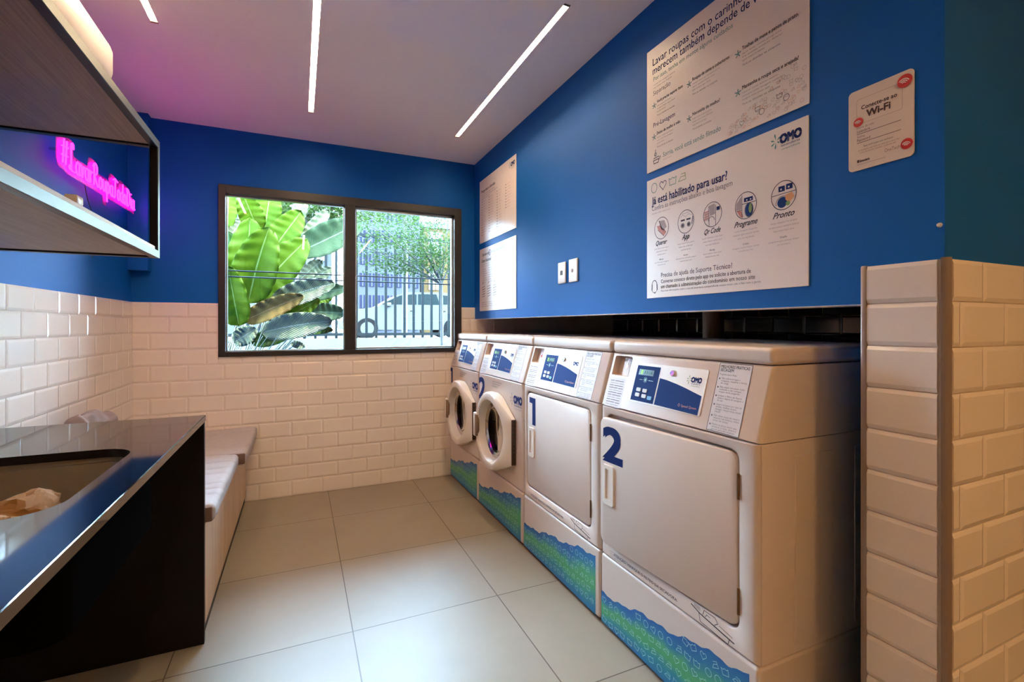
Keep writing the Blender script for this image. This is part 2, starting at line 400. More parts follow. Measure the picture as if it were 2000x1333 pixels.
# right wall: blue bulkhead over the machines, and the tiled pier
b = MB()
b.box(XB, YE, 1.230, XB+0.10, YB+0.01, ZC+0.01); b.box(XB, YP, 0, XREC, YE, ZC+0.01)
b.box(XREC, YP, 0, XREC+0.12, YB+0.01, ZC+0.01)          # back of the recess
b.box(XREC, YP, 0, XR+0.1, YE, ZC+0.01)
wr = structure(b, 'wall_right', M['blue'], smooth=False)
b = MB(); b.box(XB-0.0015, YE, 1.2285, XB+0.1, YB, 1.2300); structure(b, 'trim_bulkhead_edge', M['edge'], smooth=False)
b = MB()
tiles(b, lambda u, z, d: (XB-0.002-d, u, z), YP+0.009, YE-0.009, TT, YP-0.1, TW=0.6, dp=0.6)
tiles(b, lambda u, z, d: (u, YP-0.002-d, z), XB+0.012, XR-0.01, TT, 1.44, dp=0.6)
structure(b, 'wall_right_tiles', M['tile'], wr, smooth=False)
b = MB(); tiles(b, lambda u, z, d: (XREC-0.002-d, u, z), YE+0.01, YB-0.012, 1.426, 1.0, rows=14, dp=0.45); structure(b, 'wall_recess_tiles', mat('recess_shade_tile', S(34, 34, 36), 0.1, spec=0.7), wr, smooth=False)  # deep shade of the recess put into the dark tile colour
b = MB(); b.box(XB-0.0045, YP, 0, XB+0.001, YE, TT-0.001); b.box(XB, YP-0.0045, 0, XR, YP+0.001, TT-0.001); b.box(XREC-0.0045, YE, 0, XREC+0.001, YB, 1.42)
structure(b, 'wall_right_grout', M['grout'], wr, smooth=False)
# aluminium corner profiles of the pier
def quarter(cx, cy, r, sxn, syn, z1, name):
    b = MB(); pts = [(cx, cy)]+[(cx+sxn*r*math.cos(a), cy+syn*r*math.sin(a)) for a in [PI/2*i/6 for i in range(7)]]
    b.loft([[(x, y, 0) for x, y in pts], [(x, y, z1) for x, y in pts]]); return structure(b, name, M['trim'])
quarter(XB+0.002, YP+0.002, 0.014, -1, -1, TT+0.002, 'trim_1')
b = MB(); b.rbox(XB-0.012, YE-0.012, 0, XB+0.002, YE+0.002, TT+0.001, 0.003, 2); structure(b, 'trim_2', M['trim'])
# walls behind the camera
b = MB(); b.box(XL-0.2, YN-0.12, 0, XR+0.1, YN, ZC+0.05); structure(b, 'wall_front', mat('cream_wall_paint', S(214, 204, 192), 0.7), smooth=False)
b = MB(); b.box(XR, YN, 0, XR+0.12, YE, ZC+0.05); structure(b, 'wall_side', mat('cream_side_paint', S(214, 204, 192), 0.7), smooth=False)

# ------------------------------------------------------------------ window
def window():
    b = MB(); Y0, Y1 = YB-0.022, YB+0.06
    def bar(x0, z0, x1, z1, y0=Y0, y1=Y1, m=0): b.rbox(x0, y0, z0, x1, y1, z1, 0.003, 2, m)
    bar(WX0, WZ0, WX0+0.041, WZ1); bar(WX1-0.059, WZ0, WX1, WZ1)
    bar(WX0+0.04, WZ0, WX1-0.058, WZ0+0.033); bar(WX0+0.04, WZ1-0.056, WX1-0.058, WZ1)
    bar(0.301, WZ0+0.03, 0.375, WZ1-0.05, Y0+0.004)
    w = structure(b, 'window_1', M['windowframe'], wn=True)
    # inner metal line round each pane
    for (x0, x1) in ((-0.439, 0.301), (0.375, 1.119)):
        b = MB(); t = 0.006 if x0 < 0 else 0.012; z0, z1 = WZ0+0.033, WZ1-0.056
        for q in ((x0, z0, x0+t, z1), (x1-t, z0, x1, z1), (x0, z0, x1, z0+t), (x0, z1-t*1.5, x1, z1)): b.box(q[0], YB+0.018, q[1], q[2], YB+0.05, q[3])
        structure(b, 'window_seal', M['alu'], w, smooth=False)
        b = MB(); b.box(x0+t, YB+0.032, z0+t, x1-t, YB+0.036, z1-t); structure(b, 'window_pane', M['pane'], w, smooth=False)
    for z in (1.548, 1.508):
        b = MB(); b.rbox(WX0+0.02, YB+0.066, z-0.0045, WX1-0.02, YB+0.074, z+0.0045, 0.002, 1); structure(b, 'window_bar', M['metal_black'], w)
window()

# ------------------------------------------------------------------ ceiling light profiles
def emis(name, col, s):
    m = bpy.data.materials.new(name); m.use_nodes = True; n = m.node_tree.nodes; n.clear(); L = m.node_tree.links
    o = n.new('ShaderNodeOutputMaterial'); e = n.new('ShaderNodeEmission'); e.inputs['Color'].default_value = col; e.inputs['Strength'].default_value = s
    L.new(e.outputs[0], o.inputs[0]); return m
M['led_warm'] = emis('amber_led_diffuser', (1.0, 0.56, 0.22, 1), LED_STRENGTH*1.1)
M['led'] = emis('warm_led_diffuser', (1.0, 0.74, 0.46, 1), LED_STRENGTH)
M['bronze'] = mat('bronze_cap', S(120, 92, 64), 0.4, metal=0.6)
LED_LABELS = ['warm light strip in the ceiling, middle one in view', 'warm light strip in the ceiling nearest the blue poster wall',
              'warm light strip in the ceiling at top left above the shelf', None, None, None]
for (x0, x1, y0, y1), lb in zip(SLOTS, LED_LABELS):
    root = empty('ceiling_light_strip', ((x0+x1)/2, (y0+y1)/2, ZC))
    cx, cy = root.location.x, root.location.y; hx, hy = (x1-x0)/2, (y1-y0)/2
    b = MB(); t = 0.0015; D = 0.014
    b.box(-hx, -hy, 0.0, -hx+t, hy, D+0.01); b.box(hx-t, -hy, 0.0, hx, hy, D+0.01); b.box(-hx, -hy, D+0.006, hx, hy, D+0.01)
    b.build('housing', M['alu'], root, smooth=False)
    b = MB(); b.box(-hx+t, -hy+0.012, D-0.002, hx-t, hy-0.012, D); b.build('diffuser', M['led' if lb else 'led_warm'], root, smooth=False)
    for sgn in (-1, 1):
        b = MB(); y = sgn*(hy-0.006); b.box(-hx, y-0.006, -0.001, hx, y+0.006, D); b.build('end_cap', M['bronze'], root, smooth=False)
    tag(root, lb or 'unseen added warm light strip in the ceiling behind the camera', 'ceiling light', 'recessed ceiling light strips')

# ------------------------------------------------------------------ counter with sink
def counter():
    root = empty('granite_counter', (-0.63, 1.0, 0.0)); ox, oy = -0.63, 1.0
    X0, X1, Y0, Y1, z0, z1 = XL+0.012, -0.317, -0.35, 2.092, 0.821, 0.843
    H = (-0.795, -0.403, 1.10, 1.622, 0.085)
    k = 9
    hole = rect_loop(H[0], H[1], H[2], H[3], H[4], k); out = outer_loop(X0, X1, Y0, Y1, *H, k)
    def L(lp, z, sh=0.0): return [(x-ox, y-oy, z) for x, y in lp]
    b = MB()
    ins = outer_loop(X0, X1-0.0015, Y0, Y1-0.0015, *H, k)
    top = [b.P(p) for p in L(hole, z1)]; to = [b.P(p) for p in L(ins, z1)]; te = [b.P(p) for p in L(out, z1-0.0015)]; bo = [b.P(p) for p in L(out, z0)]; bh = [b.P(p) for p in L(hole, z0)]
    n = len(top)
    for i in range(n):
        j = (i+1) % n
        b.face([top[i], top[j], to[j], to[i]]); b.face([to[i], to[j], te[j], te[i]]); b.face([te[i], te[j], bo[j], bo[i]]); b.face([bo[i], bo[j], bh[j], bh[i]]); b.face([bh[i], bh[j], top[j], top[i]], 1)
    b.build('countertop', [M['granite'], M['darkpanel']], root)
    b = MB(); b.rbox(X0-ox, 2.069-oy, 0.0, X1-0.002-ox, 2.090-oy, z0, 0.0015, 1); b.build('end_panel', M['darkpanel'], root)
    b = MB(); b.rbox(X0-ox, -0.34-oy, 0.0, X1-0.002-ox, -0.318-oy, z0, 0.0015, 1); b.build('end_panel', M['darkpanel'], root)
    # undermount bowl
    b = MB(); loops = []
    for (ex, z, r) in ((0.012, z0-0.001, 0.09), (0.012, z0-0.014, 0.09), (0.004, z0-0.015, 0.087), (-0.004, z0-0.12, 0.085), (-0.02, z0-0.16, 0.09), (-0.06, z0-0.175, 0.08)):
        loops.append(L(rect_loop(H[0]-ex, H[1]+ex, H[2]-ex, H[3]+ex, r, k), z))
    b.loft(loops, cap0=False, cap1=True); s = b.build('sink_bowl', mat('taupe_sink_steel', S(150, 138, 122), 0.5, metal=0.35, var=0.1, scale=60), root)
    b = MB(); e0 = 0.03
    q0 = L(rect_loop(H[0]-e0, H[1]+e0, H[2]-e0, H[3]+e0, 0.05, k), z0-0.0005); q1 = [(x, y, z0-0.20) for x, y, z in q0]
    b.loft([q0, q1], False, True); b.build('bowl_casing', mat('black_casing', S(10, 9, 9), 0.9, spec=0.0), root)
    b = MB(); b.cyl((-0.6-ox, 1.36-oy, z0-0.1745), (0, 0, 1), 0.045, 0.003, 24); b.build('drain', M['chrome'], s)
    tag(root, 'black speckled granite counter with a sink cut into its top', 'counter')
counter()

def softbox(b, lo, hi, r, n=14, amp=0.0, freq=8.0, seed=0.0, m=0, rip=None):
    lo, hi = Vector(lo), Vector(hi); bm = bmesh.new(); bmesh.ops.create_cube(bm, size=2)
    bmesh.ops.subdivide_edges(bm, edges=bm.edges[:], cuts=n, use_grid_fill=True)
    c = (lo+hi)/2; h = (hi-lo)/2
    for v in bm.verts:
        p = Vector((v.co.x*h.x, v.co.y*h.y, v.co.z*h.z)); ir = Vector([min(r, h[i]) for i in range(3)])
        q = Vector([max(-(h[i]-ir[i]), min(h[i]-ir[i], p[i])) for i in range(3)]); d = p-q
        dn = Vector([d[i]/ir[i] if ir[i] > 0 else 0 for i in range(3)])
        if dn.length > 1e-6:
            l = dn.length; dn = dn/l*min(1, max(abs(dn.x), abs(dn.y), abs(dn.z))); d = Vector([dn[i]*ir[i] for i in range(3)])
        p = q+d
        if amp: p += noise.noise_vector((p+c)*freq+Vector((seed, seed, 0)))*amp
        if rip: p = rip(p, h)
        v.co = c+p
    b.bmerge(bm, m)

M['bag'] = mat('brown_paper_bag', S(156, 112, 64), 0.75, spec=0.15, var=0.15, scale=12, bump=0.6, bscale=40)
b = MB()
softbox(b, (-0.15, -0.16, 0.0), (0.13, 0.16, 0.13), 0.03, 26, 0.045, 9, 3.0)
for q in b.v: q += noise.noise_vector(q*30)*0.009+noise.noise_vector(q*70)*0.003
o = b.build('crumpled_paper_bag', M['bag'], smooth=False); o.location = (-0.64, 1.325, 0.655); o.rotation_euler = (0.04, 0.0, 0.12)
tag(o, 'crumpled brown paper bag lying in the sink', 'bag')

# ------------------------------------------------------------------ bench with cushions
def bench():
    root = empty('storage_bench', (-0.63, 2.86, 0))
    b = MB(); x0, x1, y0, y1 = XL+0.012+0.63, -0.324+0.63, 2.096-2.86, YB-0.014-2.86
    b.rbox(x0, y0, 0.045, x1, y1, 0.425, 0.002, 1); b.build('box', M['benchwood'], root)
    b = MB(); b.box(x0, y0, 0.0, x1-0.006, y1, 0.045); b.build('plinth', M['black'], root, smooth=False)
    tag(root, 'low pale wood storage bench in the corner behind the granite counter', 'bench')
bench()
M['cushion'] = mat('grey_cushion_fabric', S(170, 162, 160), 0.9, var=0.06, scale=40, bump=0.3, bscale=300)
M['cushion_side'] = mat('warm_lit_cushion_side', S(112, 88, 76), 0.9, var=0.1, scale=40, bump=0.3, bscale=300)  # same cushion cover; warm light on the end put into its brown colour
def seat_cushion(y0, y1, xe, seed, label):
    root = empty('seat_cushion', (-0.6, (y0+y1)/2, 0.432)); b = MB(); cy = (y0+y1)/2
    def rip(p, h):
        if p.z > h.z*0.3:
            f = max(0, 1-abs(p.y+h.y*0.55)/0.06)
            for (yy, a) in ((-0.12, 0.008), (-0.17, 0.010), (-0.24, 0.007), (0.05, 0.005), (0.14, 0.007), (0.22, 0.006)):
                p.z -= a*math.exp(-((p.y-yy-0.02*math.sin(p.x*7+seed+yy*20))/0.008)**2)*(0.4+0.6*math.sin(p.x*5+yy*30)**2)
            p.z += 0.004*math.sin(p.x*7+seed)*math.sin(p.y*6)
        return p
    softbox(b, (XL+0.02+0.6, y0-cy, 0.0), (xe+0.6, y1-cy, 0.07), 0.022, 84, 0.003, 16, seed, rip=rip)
    o = b.build('cover', M['cushion'], root, angle=80)
    b = MB(); b.rbox(XL+0.04+0.6, y0-cy-0.002, 0.006, xe+0.592, y0-cy+0.012, 0.062, 0.005, 2); b.build('end_panel', M['cushion_side'], root)
    tag(root, label, 'cushion', 'bench seat cushions')
seat_cushion(2.100, 2.895, -0.290, 1.0, 'grey padded seat cushion on the bench, nearer to the granite counter')
seat_cushion(2.905, YB-0.016, -0.255, 5.0, 'grey padded seat cushion on the bench against the window wall')
b = MB(); softbox(b, (-0.045, -0.21, -0.125), (0.045, 0.21, 0.125), 0.045, 26, 0.026, 17, 9.0)
M['scatter'] = mat('brown_scatter_fabric', S(142, 122, 116), 0.9, var=0.25, scale=9, bump=0.3, bscale=200)
o = b.build('scatter_cushion', M['scatter'], angle=80); o.location = (-0.868, 2.745, 0.658); o.rotation_euler = (-0.15, 0.16, 0.0)
tag(o, 'crumpled brown throw cushion leaning on the left wall behind the counter', 'cushion')

# ------------------------------------------------------------------ wall shelf unit
def shelf():
    X0, X1, Y0, Y1, Z0, Z1 = XL+0.001, -0.458, 0.15, 2.088, 1.419, 1.838
    root = empty('wall_shelf', (X0, Y1, Z0)); O = Vector((X0, Y1, Z0)); t = 0.025
    def mk(name, q, m, r=0.0015):
        b = MB(); b.rbox(q[0]-O.x, q[1]-O.y, q[2]-O.z, q[3]-O.x, q[4]-O.y, q[5]-O.z, r, 1); return b.build(name, m, root)
    for z in (Z0, Z1-t):
        mk('rail', (X1-t, Y0, z, X1-0.0012, Y1, z+t), M['metal_black']); mk('rail', (X0, Y0, z, X0+t, Y1, z+t), M['metal_black'])
        for y in (Y0, Y1-t): mk('rail', (X0+t, y, z, X1-t, y+t, z+t), M['metal_black'])
        mk('edge_strip', (X1-0.0012, Y0, z, X1, Y1, z+t), M['metal_grey'], 0.0003)
    for y in (Y0, Y1-t):
        mk('post', (X1-t, y, Z0+t, X1-0.0012, y+t, Z1-t), M['metal_black']); mk('post', (X0, y, Z0+t, X0+t, y+t, Z1-t), M['metal_black'])
        mk('edge_strip', (X1-0.0012, y+0.004, Z0+t, X1, y+t, Z1-t), M['metal_grey'], 0.0003)
    mk('board', (X0+t, Y0+t, Z0+0.006, X1-t, Y1-t, Z0+0.021), M['shelfwood2'])
    mk('board', (X0+t, Y0+t, Z1-t+0.006, X1-t, Y1-t, Z1-0.004), M['shelfwood'])
    mk('board_edge', (X1-0.022, Y0+t, Z0+t, X1-0.004, Y1-t-0.02, Z0+t+0.013), mat('cream_edge_band', S(214, 200, 180), 0.5))
    tag(root, 'black metal framed wall shelf with two wood boards at upper left', 'shelf')
shelf()
b = MB(); b.rbox(-0.012, -0.018, 0, 0.012, 0.018, 0.02, 0.003, 2); o = b.build('small_white_box', M['white2']); o.location = (-0.475, 1.42, 1.457)
tag(o, 'tiny white plastic box on the front edge of the lower shelf', 'box')

# ------------------------------------------------------------------ air conditioner above the shelf
def aircon():
    root = empty('air_conditioner', (XL, 1.98, 2.03)); b = MB()
    prof = [(0.0, 0.0), (0.12, 0.0), (0.20, 0.03), (0.245, 0.09), (0.262, 0.16), (0.262, 0.24), (0.25, 0.275), (0.21, 0.287), (0.0, 0.287)]
    b.loft([[(x, y, z) for x, z in prof] for y in (-0.43, 0.43)]); 
    bm = bmesh.new()
    o = b.build('case', M['white2'], root, angle=35)
    md = o.modifiers.new('b', 'BEVEL'); md.width = 0.012; md.segments = 3; md.limit_method = 'ANGLE'
    bm.free()
    b = MB(); b.rbox(0.13, -0.38, 0.004, 0.215, 0.38, 0.012, 0.002, 1); f = b.build('air_flap', M['white2'], root); f.rotation_euler = (0, -0.35, 0); f.location = (-0.008, 0, -0.052+0.04)
    tag(root, 'white wall mounted air conditioner above the shelf near the ceiling', 'air conditioner')
aircon()

# ------------------------------------------------------------------ neon sign  (#LavarRoupaTodoDia)
M['neon'] = emis('magenta_neon', (1.0, 0.006, 0.56, 1), NEON_STRENGTH)
def acrylic():
    m = bpy.data.materials.new('neon_glow_acrylic'); m.use_nodes = True; n = m.node_tree.nodes; L = m.node_tree.links; p = n['Principled BSDF']
    p.inputs['Base Color'].default_value = S(190, 60, 160); p.inputs['Roughness'].default_value = 0.4  # glow of the letters put into the clear sheet's pink base colour
    t = n.new('ShaderNodeBsdfTransparent'); mx = n.new('ShaderNodeMixShader'); mx.inputs[0].default_value = 0.4
    L.new(t.outputs[0], mx.inputs[1]); L.new(p.outputs[0], mx.inputs[2]); L.new(mx.outputs[0], n['Material Output'].inputs[0]); return m
M['acrylic'] = acrylic()
def arc(cx, cy, rx, ry, a0, a1, n=8): return [(cx+rx*math.cos(math.radians(a0+(a1-a0)*i/n)), cy+ry*math.sin(math.radians(a0+(a1-a0)*i/n))) for i in range(n+1)]
def glyph(ch):
    """strokes on a unit grid: cap height 1, x height .55; returns (advance, strokes)"""
    x = 0.52
    G = {
     '#': (0.75, [[(0.12, 0.1), (0.26, 0.95)], [(0.40, 0.08), (0.54, 0.93)], [(0.0, 0.66), (0.66, 0.72)], [(0.0, 0.36), (0.64, 0.42)]]),
     'L': (0.62, [arc(0.30, 0.86, 0.12, 0.14, -20, 200)+[(0.18, 0.1)]+arc(0.08, 0.1, 0.09, 0.08, 20, 330, 6)+[(0.3, 0.0), (0.6, 0.02)]]),
     'a': (0.50, [arc(0.22, 0.26, 0.19, 0.27, 60, 380, 10), [(0.41, 0.54), (0.40, 0.12), (0.46, 0.0), (0.54, 0.06)]]),
     'v': (0.46, [[(0.0, 0.52), (0.08, 0.5), (0.2, 0.0), (0.36, 0.52), (0.46, 0.48)]]),
     'r': (0.42, [[(0.06, 0.54), (0.12, 0.0)], [(0.10, 0.3), (0.22, 0.53), (0.36, 0.5)]]),
     'R': (0.70, [[(0.14, 0.95), (0.10, 0.0)], [(-0.04, 0.82)]+arc(0.24, 0.76, 0.27, 0.26, 120, -80, 9)+[(0.12, 0.48), (0.62, 0.0)]]),
     'o': (0.48, [arc(0.22, 0.27, 0.19, 0.27, 90, 450, 12)]),
     'u': (0.50, [[(0.04, 0.54), (0.05, 0.15), (0.16, 0.0), (0.34, 0.1), (0.42, 0.54)], [(0.42, 0.54), (0.42, 0.08), (0.5, 0.0)]]),
     'p': (0.48, [[(0.06, 0.56), (0.06, -0.42)], arc(0.22, 0.27, 0.18, 0.26, 150, -150, 10)]),
     'T': (0.55, [[(-0.06, 0.86), (0.2, 0.98), (0.66, 0.9)], [(0.28, 0.94), (0.22, 0.05), (0.12, 0.0)]]),
     'd': (0.50, [arc(0.22, 0.26, 0.19, 0.26, 60, 380, 10), [(0.42, 0.98), (0.41, 0.1), (0.5, 0.0)]]),
     'D': (0.66, [[(0.12, 0.92), (0.12, 0.02)], [(-0.02, 0.9)]+arc(0.16, 0.46, 0.42, 0.46, 85, -95, 10)+[(0.0, 0.02)]]),
     'i': (0.24, [[(0.1, 0.52), (0.1, 0.1), (0.18, 0.0)], [(0.1, 0.72), (0.11, 0.78)]]),
    }
    return G[ch]
def neon():
    T_ = '#LavarRoupaTodoDia'; adv = sum(glyph(c)[0]+0.05 for c in T_); Ys, Ye, zb, cap = 2.545, 3.50, 1.862, 0.105
    kx = (Ye-Ys)/adv; X = XL+0.052
    root = empty('neon_sign', (X, (Ys+Ye)/2, zb)); O = root.location
    u = 0.0; tubes = []
    for i, c in enumerate(T_):
        a, st = glyph(c)
        kk = 1.15 if c in '#L' else 1.0
        for s in st: tubes.append([Vector((0.0, Ys+(u+p[0])*kx-O.y, p[1]*cap*kk-0.022*(1-u/adv))) for p in s])
        u += a+0.05
    b = MB()
    for t in tubes:
        q = [t[0]]
        for p0, p1 in zip(t, t[1:]): q += [p0.lerp(p1, 0.5), p1]
        b.tube(q, 0.0034, 6)
    b.build('letters', M['neon'], root)
    # acrylic backing that follows the lettering
    b = MB(); n = 60; up = []; dn = []
    for i in range(n+1):
        y = Ys-0.02+(Ye-Ys+0.04)*i/n-O.y
        zs = [p.z for t in tubes for p in t if abs(p.y-y) < 0.03] or [0.0, 0.06]
        up.append((y, max(zs)+0.018)); dn.append((y, min(zs)-0.018))
    loop = up+dn[::-1]
    for i in range(n):
        for x in (-0.012, -0.009): b.quad((x, up[i][0], up[i][1]), (x, up[i+1][0], up[i+1][1]), (x, dn[i+1][0], dn[i+1][1]), (x, dn[i][0], dn[i][1]))
    b.loft([[(-0.012, y, z) for y, z in loop], [(-0.009, y, z) for y, z in loop]], False, False)
    b.build('backing', M['acrylic'], root, smooth=False)
    for y in (-0.44, 0.0, 0.44):
        b = MB(); b.cyl((-0.051, y, 0.05), (1, 0, 0), 0.006, 0.04, 12); b.build('standoff', M['chrome'], root)
    b = MB(); pts = []
    cps = [(-0.02, -0.18, -0.03), (-0.035, -0.10, -0.08), (-0.045, 0.02, -0.16), (-0.047, 0.06, -0.22), (-0.04, -0.03, -0.29), (-0.03, -0.06, -0.36)]
    for i in range(len(cps)-1):
        p0, p1, p2, p3 = [Vector(cps[max(0, min(len(cps)-1, i+k))]) for k in (-1, 0, 1, 2)]
        for s in range(6):
            t = s/6; pts.append(0.5*((2*p1)+(-p0+p2)*t+(2*p0-5*p1+4*p2-p3)*t*t+(-p0+3*p1-3*p2+p3)*t**3))
    b.tube(pts, 0.0018, 6); b.build('power_cord', M['black'], root)
    tag(root, 'glowing magenta neon lettering sign on the left wall behind the shelf', 'neon sign')
neon()

# ------------------------------------------------------------------ washing machines and dryers
XF = 1.0865
def wave_mat():
    m = mat('wave_sticker_print', (0.1, 0.3, 0.3, 1), 0.4, var=0); n = m.node_tree.nodes; L = m.node_tree.links; p = n['Principled BSDF']
    uv = n.new('ShaderNodeUVMap'); uv.uv_map = 'UVMap'; s = n.new('ShaderNodeSeparateXYZ'); L.new(uv.outputs[0], s.inputs[0])
    t = n.new('ShaderNodeTexCoord'); nz = n.new('ShaderNodeTexNoise'); nz.inputs['Scale'].default_value = 7; nz.inputs['Detail'].default_value = 3; L.new(t.outputs['Object'], nz.inputs['Vector'])
    a = n.new('ShaderNodeMath'); a.operation = 'MULTIPLY_ADD'; a.inputs[1].default_value = 0.5; L.new(nz.outputs['Fac'], a.inputs[0])
    b = n.new('ShaderNodeMath'); b.operation = 'SUBTRACT'; b.inputs[1].default_value = 0.25; L.new(s.outputs['Y'], b.inputs[0]); L.new(b.outputs[0], a.inputs[2])
    cr = n.new('ShaderNodeValToRGB'); e = cr.color_ramp.elements; e[0].position = 0.0; e[0].color = S(24, 112, 170); e[1].position = 1.0; e[1].color = S(20, 96, 168)
    for ps, c in ((0.22, S(34, 136, 158)), (0.42, S(70, 162, 108)), (0.58, S(76, 166, 112)), (0.78, S(28, 120, 168))):
        q = e.new(ps); q.color = c
    L.new(a.outputs[0], cr.inputs[0]); L.new(cr.outputs[0], p.inputs['Base Color']); return m
M['wave'] = wave_mat()
M['wavewhite'] = mat('pale_icon_print', S(168, 214, 218), 0.5, var=0.05)
M['display'] = mat('green_display', S(10, 40, 30), 0.2, emit=S(60, 220, 60), es=0.0)
M['displaylit'] = emis('lit_green_digits', (0.25, 0.9, 0.15, 1), 0.8)
M['button'] = mat('pale_button', S(196, 196, 200), 0.4)
M['button2'] = mat('light_blue_button', S(80, 150, 200), 0.4)
M['sticker'] = mat('sticker_paper', S(214, 204, 204), 0.5, var=0.01)
M['drum'] = mat('dark_drum', S(30, 27, 27), 0.5, metal=0.3, var=0.2, scale=20)
M['holes'] = mat('dark_brown_rubber', S(62, 40, 30), 0.6, var=0.2)
M['recess'] = mat('grey_recess', S(150, 142, 136), 0.6, var=0.05)

WIN = 'MELHORES PRÁTICAS'
def omo(b, pl, x, y, h, mi_text=0, mi_g=1, small=True, mi_o=None, sub=True):
    """sparkle of petals, the bold word and the small line under it; x,y is the left bottom of the word"""
    text(b, pl, 'OMO', x, y, h*1.36, mi_text, width=h*2.45, bold=0.05)
    cx, cy = x-h*0.55, y+h*0.42
    for a, l in ((100, 0.95), (160, 0.7), (215, 0.75), (265, 0.95), (330, 0.55), (35, 0.75)):
        a = math.radians(a); p0 = (cx+0.12*h*math.cos(a), cy+0.12*h*math.sin(a)); p1 = (cx+l*h*math.cos(a), cy+l*h*math.sin(a))
        mx_, my_ = (p0[0]+p1[0]*2)/3, (p0[1]+p1[1]*2)/3; nx, ny = -math.sin(a)*h*0.1, math.cos(a)*h*0.1
        b.poly([pl.at(p0[0], p0[1], 0.0006), pl.at(mx_+nx, my_+ny, 0.0006), pl.at(p1[0], p1[1], 0.0006), pl.at(mx_-nx, my_-ny, 0.0006)], mi_g)
    if sub:
        text(b, pl, 'lavanderia', x+h*0.1, y-h*0.42, h*0.42, mi_text, width=h*2.2)
        text(b, pl, 'compartilhada', x+h*0.1, y-h*0.8, h*0.32, mi_g, width=h*2.2)

